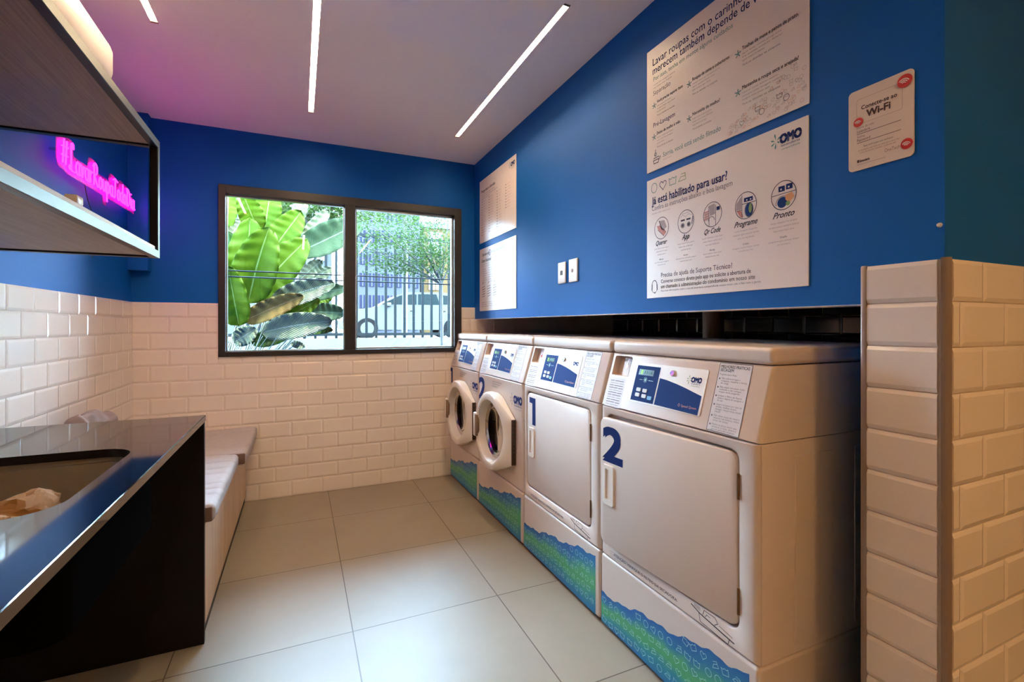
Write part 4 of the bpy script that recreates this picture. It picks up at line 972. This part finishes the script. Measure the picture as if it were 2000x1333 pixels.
        hh = (0.022, 0.024, 0.022, 0.022, 0.022)[i]; ww = (0.062, 0.036, 0.070, 0.086, 0.068)[i]
        text(b, pl, nm, x, 0.206, hh*1.15, K, width=ww, shear=0.5, bold=0.016, align='C')
        lines(b, pl, x, 0.190, 3, 0.09 if i < 3 else 0.105, 0.0082, LG, 20+i, align='C')
        text(b, pl, ('Baixe', 'Acesse', 'Pelo App', 'Ciclos', 'Detalhe')[i], x, 0.146, 0.0085, K, width=0.022, align='C'); lines(b, pl, x, 0.136, 2, 0.10, 0.0072, LG, 40+i, align='C')
    text(b, pl, 'Precisa de ajuda de Suporte Técnico?', 0.083, 0.078, 0.0255, G, width=0.335, bold=0.003)
    text(b, pl, 'Converse conosco direto pelo app ou solicite a abertura de', 0.083, 0.055, 0.0205, K, width=0.405, bold=0.002)
    text(b, pl, 'um chamado à administração do condomínio em nosso site', 0.083, 0.035, 0.0205, K, width=0.42, bold=0.002)
    text(b, pl, 'Para mais informações sobre o uso da lavanderia compartilhada acesse nosso site e fale com a gente', 0.083, 0.022, 0.010, G, width=0.44)
    stroke(b, pl, circ(0.046, 0.050, 0.014, 16, 0.019, 0, 180), 0.0028, K); stroke(b, pl, [(0.032, 0.052), (0.031, 0.032)], 0.0045, K); stroke(b, pl, [(0.060, 0.052), (0.061, 0.032)], 0.0045, K); stroke(b, pl, circ(0.046, 0.034, 0.014, 12, 0.014, 180, 350), 0.002, K); disc(b, pl, 0.048, 0.020, 0.003, K)
    omo(b, pl, 0.588, 0.424, 0.026, NV, TL)
def draw_table(b, pl, W, H):
    text(b, pl, 'Perguntas e dúvidas', 0.040, 0.384, 0.030, K, width=0.28, bold=0.02)
    lines(b, pl, 0.040, 0.362, 3, 0.34, 0.011, G, 60)
    for c in range(4):
        x = 0.045+c*0.155
        for i in range(14 if c < 3 else 9): lines(b, pl, x+0.02, 0.31-i*0.0195+c*0.004, 1, 0.105, 0.0105, LG if (i+c) % 3 else PK, 70+i+c*20); rectf(b, pl, x, 0.309-i*0.0195+c*0.004, x+0.012, 0.316-i*0.0195+c*0.004, G)
        if c: stroke(b, pl, [(x-0.012, 0.33), (x-0.012, 0.05)], 0.001, LG)
    omo(b, pl, W-0.082, 0.425, 0.026, NV, TL)
def draw_signup(b, pl, W, H):
    text(b, pl, 'Seja bem-vindo', 0.060, 0.420, 0.032, K, width=0.16, shear=0.3, bold=0.01); text(b, pl, 'à sua lavanderia', 0.25, 0.425, 0.028, TL, width=0.24)
    stroke(b, pl, circ(0.215, 0.430, 0.020, 18), 0.004, BL, closed=True)
    text(b, pl, 'Como funciona?', 0.045, 0.372, 0.034, K, width=0.2, bold=0.02); lines(b, pl, 0.045, 0.352, 2, 0.46, 0.011, LG, 90)
    for c in range(3):
        x = 0.075+c*0.115
        for i in range(7): text(b, pl, 'lavar secar', x, 0.315-i*0.017, 0.012, G, width=0.06+0.015*((i+c) % 3))
        for i in range(5): stroke(b, pl, [(x-0.02, 0.18-i*0.018), (x+0.04, 0.186-i*0.018)], 0.004, K if i % 2 else G)
        disc(b, pl, x, 0.210, 0.006, G)
    lines(b, pl, 0.05, 0.062, 3, 0.5, 0.010, G, 95)
poster(1.543, 0.869, 1.793, 2.283, 'upper large poster with washing tips, left of the wireless network sign', draw_care)
poster(1.543, 0.871, 1.287, 1.762, 'lower large poster with five round step drawings, above the dryers', draw_steps)
poster(3.503, 2.820, 1.815, 2.298, 'upper poster of the far pair beside the window, with columns of small print', draw_table)
poster(3.503, 2.820, 1.290, 1.768, 'lower poster of the far pair beside the window, above the washing machines', draw_signup)

def wifi_sign():
    y0, y1, z0, z1 = 0.623, 0.766, 1.569, 1.772; W_, H_ = y1-y0, z1-z0
    root = empty('wireless_network_sign', (XB, (y0+y1)/2, z0)); b = MB(); lp = rect_loop(-W_/2, W_/2, 0, H_, 0.010, 5)
    b.loft([[(-0.0005, y, z) for y, z in lp], [(-0.0025, y, z) for y, z in lp], [(-0.003, y*0.995, 0.0005+z*0.995) for y, z in lp]]); b.build('plate', mat('cream_sign_plate', S(226, 204, 186), 0.3, var=0.02), root)
    pl = Plane((-0.003, W_/2, 0), (0, -1, 0), (0, 0, 1), (-1, 0, 0)); b = MB()
    stroke(b, pl, rect_loop(0.020, 0.120, 0.116, 0.178, 0.004, 4), 0.0006, 1, closed=True)
    text(b, pl, 'Conecte-se ao', 0.031, 0.150, 0.0145, 0, width=0.078, bold=0.02); text(b, pl, 'Wi-Fi', 0.043, 0.128, 0.024, 0, width=0.052, bold=0.03)
    text(b, pl, 'Nome da rede', 0.020, 0.104, 0.0085, 1, width=0.040); text(b, pl, 'Lavanderia', 0.021, 0.0945, 0.0095, 0, width=0.03); stroke(b, pl, [(0.021, 0.091), (0.117, 0.091)], 0.0012, 0)
    text(b, pl, 'Senha', 0.021, 0.081, 0.0085, 1, width=0.018); text(b, pl, 'Password', 0.021, 0.072, 0.0095, 0, width=0.03); stroke(b, pl, [(0.021, 0.0685), (0.117, 0.0685)], 0.0012, 0)
    text(b, pl, 'Este wi-fi é para uso exclusivo', 0.037, 0.055, 0.007, 0, width=0.064); text(b, pl, 'da lavanderia e não deve ser usado para outros fins', 0.024, 0.047, 0.006, 1, width=0.09); text(b, pl, 'Limite de uso por morador: conforme uso', 0.027, 0.041, 0.006, 1, width=0.08)
    text(b, pl, 'OneTech', 0.083, 0.026, 0.012, 1, width=0.032); rectf(b, pl, 0.021, 0.019, 0.026, 0.026, 0); text(b, pl, 'lavanderia', 0.028, 0.0195, 0.009, 0, width=0.022, bold=0.02)
    stroke(b, pl, [(0.021, 0.014), (0.085, 0.014)], 0.0008, 1)
    b.build('printing', [mat('brown_print', S(70, 34, 32), 0.6), mat('tan_print', S(150, 112, 96), 0.6)], root, smooth=False)
    for (x, z, r) in ((0.125, 0.179, 0.0155), (0.024, 0.121, 0.0115), (0.129, 0.031, 0.0125)):
        b = MB(); disc(b, pl, x, z, r, 0, 0.001, 28); disc(b, pl, x+r*0.05, z-r*0.1, r*0.80, 1, 0.0012, 24) if False else None
        for k, rr in enumerate((0.75, 0.5, 0.25)): stroke(b, pl, circ(x-r*0.1, z-r*0.4, r*rr, 10, None, 30, 140), r*0.13, 1, d=0.0016)
        b.build('round_red_sticker', [M['redp'], M['poster']], root, smooth=False)
    tag(root, 'small cream wireless network sign with red round stickers, near the wall corner', 'sign')
wifi_sign()
def wall_plate(name, yc, z0, z1, w_, hole, label):
    root = empty(name, (XB, yc, z0)); b = MB(); b.rbox(-0.009, -w_/2, 0, -0.0004, w_/2, z1-z0, 0.004, 3); b.build('plate', M['white2'], root)
    b = MB(); zc = (z1-z0)/2
    if hole: b.rbox(-0.0096, -0.013, zc-0.012, -0.008, 0.013, zc+0.012, 0.0006, 1); b.build('dark_opening', M['holes'], root)
    else: b.cyl((-0.009, 0.004, zc), (-1, 0, 0), 0.011, 0.004, 18, r2=0.007); b.build('cable_outlet', M['lgrey'], root)
    tag(root, label, 'wall plate', 'white wall plates on the blue wall')
wall_plate('wall_plate', 2.2245, 1.403, 1.517, 0.079, True, 'white wall plate with a square dark opening, left of the pair')
wall_plate('wall_plate', 2.1095, 1.402, 1.521, 0.083, False, 'white wall plate with a small round outlet, right of the pair')
b = MB(); b.cyl((0, 0, 0), (-1, 0, 0), 0.0055, 0.006, 16, r2=0.0035); o = b.build('paint_chip_knob', M['white2']); o.location = (XB-0.0003, 0.576, 1.399)  # raised knob stands in for a chip in the paint
tag(o, 'tiny white knob standing in for a paint chip on the blue wall corner above the tiled pier', 'wall mark')


def SO(r, g, b, k=0.085): return tuple(c*k for c in S(r, g, b)[:3])+(1,)
# ------------------------------------------------------------------ outside the window
cy_, sy_ = math.cos(0.4205), math.sin(0.4205)
def seen(px, py, Y):
    """the point at distance Y behind the window that the photograph shows at px, py"""
    u = (px-1000)/930.85; d = Vector((sy_+cy_*u, cy_-sy_*u, (636.82-py)/930.85)); return Vector((0, 0, CH))+d*(Y/d.y)
b = MB(); b.box(-12, YB+0.2, -0.3, 16, 7.0, -0.02); structure(b, 'ground', mat('garden_soil', SO(96, 92, 66), 0.95, var=0.4, scale=4), smooth=False)
b = MB(); b.box(-14, 6.93, -0.3, 18, 7.13, 1.0); structure(b, 'wall_garden', M['concrete'], smooth=False)
b = MB(); b.box(-30, 7.13, 0.3, 40, 40, 0.755); structure(b, 'road', mat('grey_asphalt', SO(160, 160, 158, 0.03), 0.9, var=0.1), smooth=False)
M['fence'] = mat('grey_fence_metal', SO(96, 112, 116, 0.03), 0.8, spec=0.05, var=0.05)
def fence():
    root = empty('bar_fence', (1.0, 7.03, 1.0)); rails = (0.055, 1.46)
    for z in rails:
        b = MB(); b.box(-7, -0.02, z-0.02, 9, 0.02, z+0.02); b.build('rail', M['fence'], root, smooth=False)
    for i in range(60):
        x = -3.0+i*0.1345-0.082
        b = MB(); b.box(x-0.017, -0.012, 0.0, x+0.017, 0.012, 1.50); b.build('bar', M['fence'], root, smooth=False)
    tag(root, 'grey metal bar fence standing on the low concrete wall outside', 'fence')
fence()

def leaf_mat(name, c1, c2, vein=60.0, trans=0.5, rough=0.45, spec=0.04, bump=0.5):
    m = bpy.data.materials.new(name); m.use_nodes = True; n = m.node_tree.nodes; L = m.node_tree.links; p = n['Principled BSDF']
    uv = n.new('ShaderNodeUVMap'); uv.uv_map = 'UVMap'; s = n.new('ShaderNodeSeparateXYZ'); L.new(uv.outputs[0], s.inputs[0])
    ab = n.new('ShaderNodeMath'); ab.operation = 'ABSOLUTE'; L.new(s.outputs['Y'], ab.inputs[0])
    k = n.new('ShaderNodeMath'); k.operation = 'MULTIPLY_ADD'; k.inputs[1].default_value = -0.22; L.new(ab.outputs[0], k.inputs[0]); L.new(s.outputs['X'], k.inputs[2])
    f = n.new('ShaderNodeMath'); f.operation = 'MULTIPLY'; f.inputs[1].default_value = vein*6.283; L.new(k.outputs[0], f.inputs[0])
    si = n.new('ShaderNodeMath'); si.operation = 'SINE'; L.new(f.outputs[0], si.inputs[0])
    mr = n.new('ShaderNodeMapRange'); mr.inputs['From Min'].default_value = -1; L.new(si.outputs[0], mr.inputs['Value'])
    t = n.new('ShaderNodeTexCoord'); nz = n.new('ShaderNodeTexNoise'); nz.inputs['Scale'].default_value = 5; L.new(t.outputs['Object'], nz.inputs['Vector'])
    av = n.new('ShaderNodeMath'); av.operation = 'MULTIPLY_ADD'; av.inputs[1].default_value = 0.35; L.new(mr.outputs[0], av.inputs[0])
    a2 = n.new('ShaderNodeMath'); a2.operation = 'MULTIPLY'; a2.inputs[1].default_value = 0.9; L.new(nz.outputs['Fac'], a2.inputs[0]); L.new(a2.outputs[0], av.inputs[2])
    mx = n.new('ShaderNodeMix'); mx.data_type = 'RGBA'; mx.inputs['A'].default_value = c1; mx.inputs['B'].default_value = c2; L.new(av.outputs[0], mx.inputs['Factor'])
    # pale midrib
    lt = n.new('ShaderNodeMath'); lt.operation = 'LESS_THAN'; lt.inputs[1].default_value = 0.035; L.new(ab.outputs[0], lt.inputs[0])
    m2 = n.new('ShaderNodeMix'); m2.data_type = 'RGBA'; L.new(lt.outputs[0], m2.inputs['Factor']); L.new(mx.outputs['Result'], m2.inputs['A']); m2.inputs['B'].default_value = tuple(min(1, x*1.5+0.03) for x in c2[:3])+(1,)
    L.new(m2.outputs['Result'], p.inputs['Base Color']); p.inputs['Roughness'].default_value = rough; p.inputs['Specular IOR Level'].default_value = spec
    tr = n.new('ShaderNodeBsdfTranslucent'); L.new(m2.outputs['Result'], tr.inputs['Color']); ms = n.new('ShaderNodeMixShader'); ms.inputs[0].default_value = trans
    bp = n.new('ShaderNodeBump'); bp.inputs['Strength'].default_value = bump; bp.inputs['Distance'].default_value = 0.004; L.new(si.outputs[0], bp.inputs['Height']); L.new(bp.outputs['Normal'], p.inputs['Normal'])
    L.new(p.outputs[0], ms.inputs[1]); L.new(tr.outputs[0], ms.inputs[2]); L.new(ms.outputs[0], n['Material Output'].inputs[0]); return m
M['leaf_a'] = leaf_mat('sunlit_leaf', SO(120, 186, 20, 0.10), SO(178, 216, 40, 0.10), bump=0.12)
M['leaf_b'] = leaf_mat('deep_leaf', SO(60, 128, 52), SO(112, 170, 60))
M['leaf_c'] = leaf_mat('sky_sheen_leaf', SO(130, 160, 96), SO(250, 250, 186), vein=26, trans=0.25, rough=0.35, spec=0.10)  # pale tone puts the sky's reflection into the leaf colour
M['leaf_d'] = leaf_mat('yellowing_leaf', SO(190, 196, 110, 0.12), SO(244, 176, 90, 0.12), vein=30, bump=0.3)
M['leaf_e'] = leaf_mat('pale_leaf', SO(110, 160, 96), SO(168, 200, 140), vein=40, bump=0.3)
M['stalk'] = mat('green_stalk', SO(104, 128, 52), 0.5, var=0.2)

def big_leaf(root, O, base, tip, wd, m, bend=(0, 0), Y=4.7, depth=0.0, fold=0.25, curl=0.12, seed=0, wp=0.78):
    """base and tip are where the photograph shows them; the blade curves out of the plane"""
    B, T_ = seen(*base, Y), seen(*tip, Y+depth); ax = T_-B; Ln = ax.length; a = ax.normalized()
    side = a.cross(Vector((0, -1, 0))).normalized(); up = side.cross(a).normalized()
    W_ = wd*Y/930.85/max(0.2, 1); nu, nv = 26, 8; b = MB(); r = random.Random(seed); ph = r.random()*6
    mid = (B+T_)/2+side*bend[0]*Ln+up*bend[1]*Ln
    rows = []
    for i in range(nu+1):
        t = i/nu; p = B*(1-t)**2+mid*2*t*(1-t)+T_*t*t
        hw = W_/2*(math.sin(PI*min(1, t**wp))**0.5 if 0 < t < 1 else 0.0)
        row = []
        for j in range(-nv//2, nv//2+1):
            v = j/(nv/2); q = p+side*(hw*v)+up*(fold*abs(v)*hw+curl*Ln*math.sin(PI*t)*0.3*v*v+0.012*math.sin(t*40+ph+abs(v)*4)*abs(v)+0.02*math.sin(t*9+ph+v*2)*abs(v))
            row.append(b.P(q-O))
        rows.append(row)
    for i in range(nu):
        for j in range(nv):
            uv = [(i/nu, (j-nv/2)/(nv/2)), ((i+1)/nu, (j-nv/2)/(nv/2)), ((i+1)/nu, (j+1-nv/2)/(nv/2)), (i/nu, (j+1-nv/2)/(nv/2))]
            b.face([rows[i][j], rows[i+1][j], rows[i+1][j+1], rows[i][j+1]], 0, uv)
    # rib
    o = b.build('leaf', M[m], root, angle=180)
    md = o.modifiers.new('thick', 'SOLIDIFY'); md.thickness = 0.0015
    return B
def crop(x, y): return (430+x/4.038, 370+y/4.038)
def plant():
    O = seen(445, 700, 4.75); O.z = 0.0; root = empty('broadleaf_plant', O); foot = Vector((O.x-0.05, 4.72, 0.0))
    LV = [ # base, tip, width px, material, Y, depth, bend
     ((190, 890), (235, 225), 62, 'leaf_a', 4.62, 0.1, (0.02, 0.04)), ((222, 900), (388, 300), 70, 'leaf_a', 4.55, 0.0, (-0.03, 0.05)),
     ((235, 880), (690, 395), 66, 'leaf_a', 4.66, 0.15, (-0.03, 0.05)), ((400, 500), (640, 175), 50, 'leaf_a', 4.85, 0.1, (0, 0.05)),
     ((350, 320), (400, 10), 46, 'leaf_a', 4.95, 0.1, (0, 0.05)), ((300, 330), (170, 10), 40, 'leaf_a', 4.90, -0.1, (0, 0.05)),
     ((590, 510), (1120, 255), 56, 'leaf_e', 4.95, 0.25, (0.02, 0.05)), ((660, 400), (860, 165), 26, 'leaf_c', 5.1, 0.1, (0, 0.05)),
     ((150, 1080), (60, 600), 46, 'leaf_a', 4.50, -0.1, (0, 0.03)), ((400, 900), (905, 740), 42, 'leaf_c', 4.60, 0.1, (-0.04, 0.06)),
     ((560, 850), (1010, 780), 30, 'leaf_e', 4.90, 0.1, (0, 0.04)), ((190, 1040), (660, 840), 36, 'leaf_d', 4.52, 0.05, (-0.03, 0.05)),
     ((440, 1060), (785, 865), 32, 'leaf_a', 4.62, 0.05, (0, 0.05)), ((330, 1130), (885, 1040), 46, 'leaf_c', 4.50, 0.05, (-0.05, 0.06)),
     ((110, 1210), (285, 1095), 32, 'leaf_c', 4.40, 0.0, (0, 0.05)), ((560, 1210), (670, 1245), 14, 'leaf_c', 4.45, 0.0, (0, 0.05)),
     ((700, 970), (985, 980), 34, 'leaf_e', 4.75, 0.1, (-0.04, 0.05)), ((620, 720), (800, 560), 26, 'leaf_c', 4.95, 0.1, (0, 0.05)),
     ((600, 260), (660, 60), 26, 'leaf_c', 5.15, 0.1, (0, 0.05)), ((60, 300), (70, 20), 30, 'leaf_a', 5.1, 0.1, (0, 0.05)),
     ((30, 420), (190, 240), 34, 'leaf_c', 5.15, 0.1, (0, 0.05)), ((120, 720), (60, 330), 40, 'leaf_b', 5.0, 0.1, (0, 0.05)),
     ((640, 760), (880, 620), 28, 'leaf_c', 5.0, 0.1, (0, 0.05)), ((760, 900), (880, 800), 26, 'leaf_a', 5.0, 0.1, (0, 0.05)),
     ((240, 1200), (520, 1170), 28, 'leaf_b', 4.55, 0.05, (-0.05, 0.05)), ((640, 1110), (890, 1110), 18, 'leaf_b', 4.6, 0.05, (-0.03, 0.05))]
    st = MB(); r = random.Random(5)
    for i, (ba, ti, w_, m, Y, dp, bd) in enumerate(LV):
        B = big_leaf(root, O, crop(*ba), crop(*ti), w_, m, bd, Y, dp, seed=i)
        f = foot+Vector((r.uniform(-0.10, 0.10), r.uniform(-0.1, 0.1), 0)); mid = (B+f)/2+Vector((-0.12*r.random()-0.05, 0, 0.05))
        pts = [f*(1-t)**2+mid*2*t*(1-t)+B*t*t-O for t in [k/10 for k in range(11)]]; st.tube(pts, [0.011-0.006*k/10 for k in range(11)], 6)
    for i in range(26):
        f = foot+Vector((r.uniform(-0.14, 0.14), r.uniform(-0.12, 0.1), 0)); e_ = seen(*crop(r.uniform(60, 640), r.uniform(1120, 1250)), 4.5+r.uniform(-0.1, 0.1)); mid = (e_+f)/2+Vector((-0.1, 0, 0.12))
        pts = [f*(1-t)**2+mid*2*t*(1-t)+e_*t*t-O for t in [k/8 for k in range(9)]]; st.tube(pts, [0.006-0.003*k/8 for k in range(9)], 5)
    o = st.build('stalks', M['stalk'], root)
    tag(root, 'large broad leaved tropical plant filling the left window pane outside', 'plant')
plant()

M['foliage'] = leaf_mat('small_green_leaf', SO(52, 104, 34), SO(120, 164, 70), vein=1)
M['foliage2'] = leaf_mat('hedge_leaf', SO(70, 120, 40), SO(136, 172, 84), vein=1)
M['bark'] = mat('grey_bark', SO(124, 120, 104), 0.9, var=0.3, scale=20)
def leaves(b, n, pick, size, seed):
    r = random.Random(seed)
    for i in range(n):
        c = pick(r); a = Vector((r.gauss(0, 1), r.gauss(0, 1), r.gauss(0, 0.5))).normalized(); s = a.orthogonal().normalized(); s = (s+a.cross(s)*r.uniform(-1, 1)).normalized(); l = size*r.uniform(0.6, 1.3)
        b.face([b.P(c-a*l), b.P(c+s*l*0.36), b.P(c+a*l), b.P(c-s*l*0.36)], 0, [(0, 0.5), (0.5, 1), (1, 0.5), (0.5, 0.04)])
def tree():
    base = seen(862, 690, 5.6); base.z = 0.0; root = empty('street_tree', base); O = base
    fork = seen(862, 556, 5.6); b = MB()
    b.tube([Vector((0, 0, 0)), (fork-O)*0.5+Vector((0.01, 0, 0)), fork-O], [0.024, 0.021, 0.018], 8)
    br = []
    r = random.Random(11)
    for (px, py, y) in ((700, 480, 5.3), (740, 520, 5.5), (690, 400, 5.7), (790, 430, 5.2), (820, 390, 5.8), (880, 400, 5.4), (895, 500, 5.7), (760, 380, 5.4), (830, 480, 5.3), (930, 430, 5.6), (720, 440, 5.0)):
        e_ = seen(px, py, y); mid = (fork+e_)/2+Vector((0, 0, 0.10)); pts = [fork*(1-t)**2+mid*2*t*(1-t)+e_*t*t-O for t in [k/8 for k in range(9)]]
        b.tube(pts, [0.011-0.008*k/8 for k in range(9)], 5); br.append([p+O for p in pts])
    b.build('trunk', M['bark'], root)
    b = MB()
    def pick(r):
        p = r.choice(br); k = r.uniform(0.25, 1.05)*(len(p)-1); i = min(len(p)-2, int(k)); q = p[i].lerp(p[i+1], k-i)
        return q+Vector((r.gauss(0, 0.17), r.gauss(0, 0.16), r.gauss(0.02, 0.055)))-O
    leaves(b, 7500, pick, 0.021, 21); b.build('crown', M['foliage'], root, smooth=False)
    tag(root, 'slender small leaved tree outside the right window pane, in front of the fence', 'tree')
tree()
def bush(px, py, Y, rx, rz, n, size, seed, label, m='foliage2'):
    c = seen(px, py, Y); root = empty('street_tree' if c.z-rz > 1.3 else 'garden_shrub', (c.x, c.y, 0.75 if Y > 7.1 else 0.0)); O = root.location
    b = MB(); z0 = 0.0; b.tube([Vector((0, 0, z0)), Vector((0.03, 0, (c.z-O.z)*0.6)), c-O], [0.09, 0.07, 0.04], 8); b.build('trunk', M['bark'], root)
    b = MB()
    def pick(r):
        v = Vector((r.gauss(0, 1), r.gauss(0, 1), r.gauss(0, 1))).normalized(); k = r.random()**0.35
        q = Vector((v.x*rx, v.y*rx*0.6, v.z*rz))*k; return c-O+q+noise.noise_vector(q*1.5+Vector((seed, 0, 0)))*rx*0.25
    leaves(b, n, pick, size, seed); b.build('crown', M[m], root, smooth=False); tag(root, label, 'tree')
bush(600, 385, 9.5, 1.5, 0.75, 5200, 0.065, 31, 'broad green tree across the fence, behind the large tropical leaves')
bush(790, 392, 14.5, 1.9, 0.75, 3800, 0.065, 33, 'green treetop behind the fence at the top of the right window pane')

# white car parked in the street
def car():
    Y = 16.6; root = empty('white_car', (3.4, Y, 0.755)); W_ = 1.75
    M['carpaint'] = mat('white_car_paint', SO(236, 238, 236, 0.042), 0.6, spec=0.02, var=0.01); M['carglass'] = mat('dark_car_glass', SO(90, 120, 124, 0.03), 0.4, spec=0.03, var=0.05); M['tyre'] = mat('tyre_rubber', SO(90, 92, 94, 0.03), 0.8, spec=0.03)
    # side outline, x along the car (front at the left), z up
    low = [(-2.15, 0.30), (-2.2, 0.55), (-2.12, 0.78), (-1.9, 0.92), (-1.15, 1.02), (-0.45, 1.10), (2.05, 1.14), (2.12, 1.0), (2.14, 0.5), (2.05, 0.28)]
    cab_ = [(-1.15, 1.0), (-0.45, 1.42), (-0.1, 1.53), (1.0, 1.56), (1.75, 1.50), (2.08, 1.12), (2.08, 1.0)]
    def body(prof, ins, name, m):
        b = MB(); b.loft([[(x*0.985, -W_/2+ins+0.0, z) for x, z in prof], [(x, -W_/2+ins+0.05, z) for x, z in prof], [(x, W_/2-ins-0.05, z) for x, z in prof], [(x*0.985, W_/2-ins, z) for x, z in prof]])
        return b.build(name, m, root)
    bd = body(low, 0.0, 'body', M['carpaint']); body(cab_, 0.10, 'cabin', M['carpaint'])
    pl = Plane((0, -W_/2+0.094, 0), (1, 0, 0), (0, 0, 1), (0, -1, 0))
    for q in ([(-0.95, 1.13), (-0.35, 1.42), (0.05, 1.47), (0.18, 1.47), (0.18, 1.13)], [(0.24, 1.13), (0.24, 1.48), (0.86, 1.49), (0.98, 1.14)], [(1.06, 1.15), (1.0, 1.47), (1.48, 1.43), (1.78, 1.18)]):
        b = MB(); b.loft([[pl.at(x, z, 0.0) for x, z in q], [pl.at(x, z, 0.012) for x, z in q]]); b.build('window_glass', M['carglass'], root)
    for x in (-1.42, 1.42):
        for s in (-1, 1):
            b = MB(); b.cyl((x, s*(W_/2-0.08)-(0.10 if s > 0 else -0.10)*0-0.1*(s > 0)-0.0, 0.335), (0, 1 if s > 0 else -1, 0), 0.335, 0.12, 32)
            wh = b.build('wheel', M['tyre'], root); b = MB(); b.cyl((x, s*(W_/2+0.035)-0.1*(s > 0)*0, 0.335), (0, s, 0), 0.21, 0.012, 24); b.build('hub_cap', M['carpaint'], wh)
    b = MB(); b.rbox(-0.85, -W_/2-0.14, 1.05, -0.68, -W_/2+0.02, 1.17, 0.03, 2); b.build('mirror', M['carpaint'], root)
    for x in (-0.05, 1.0): b = MB(); b.rbox(x, -W_/2-0.02, 0.90, x+0.16, -W_/2+0.01, 0.925, 0.006, 1); b.build('door_handle', M['tyre'], root)
    tag(root, 'white car parked in the street behind the bar fence', 'car')
car()
# buildings across the street
def building(name, x0, x1, y0, y1, z0, z1, wallm, winm, cols, rows, label, ww=0.6, wh=0.6):
    root = empty(name, ((x0+x1)/2, (y0+y1)/2, z0)); w_, d_, h_ = x1-x0, y1-y0, z1-z0
    b = MB(); b.box(-w_/2, -d_/2, 0, w_/2, d_/2, h_); b.build('facade', wallm, root, smooth=False)
    b = MB(); b.box(-w_/2-0.15, -d_/2-0.15, h_-0.2, w_/2+0.15, d_/2+0.15, h_+0.1); b.build('roof_edge', M['concrete'], root, smooth=False)
    for i in range(cols):
        for j in range(rows):
            cx = -w_/2+w_*(i+0.5)/cols; cz = h_*(j+0.5)/rows; b = MB(); ew, eh = w_/cols*ww/2, h_/rows*wh/2
            b.box(cx-ew, -d_/2-0.04, cz-eh, cx+ew, -d_/2+0.02, cz+eh)
            b.box(cx-0.03, -d_/2-0.06, cz-eh, cx+0.03, -d_/2-0.03, cz+eh, 1); b.build('window', [winm, wallm], root, smooth=False)
    tag(root, label, 'building')
building('apartment_building', 2.6, 5.6, 24.0, 30.0, 0.755, 8.2, mat('pale_lilac_render', SO(206, 208, 232, 0.034), 0.8, spec=0.02), mat('lilac_windows', SO(120, 124, 176, 0.03), 0.3, spec=0.02), 7, 7, 'pale lilac building with a grid of windows, behind the fence')
building('apartment_building', 6.3, 11.5, 26.0, 32.0, 0.755, 6.8, mat('pale_orange_render', SO(255, 206, 140, 0.040), 0.8, spec=0.02), mat('dim_windows', SO(160, 158, 150, 0.03), 0.3), 4, 3, 'pale orange building seen through the tree')
building('apartment_building', -7.5, 1.6, 27.0, 33.0, 0.755, 9.5, mat('white_render', SO(226, 230, 232, 0.04), 0.8, spec=0.02), mat('grey_windows', SO(150, 168, 176, 0.03), 0.3), 8, 5, 'white building far across the street on the left')
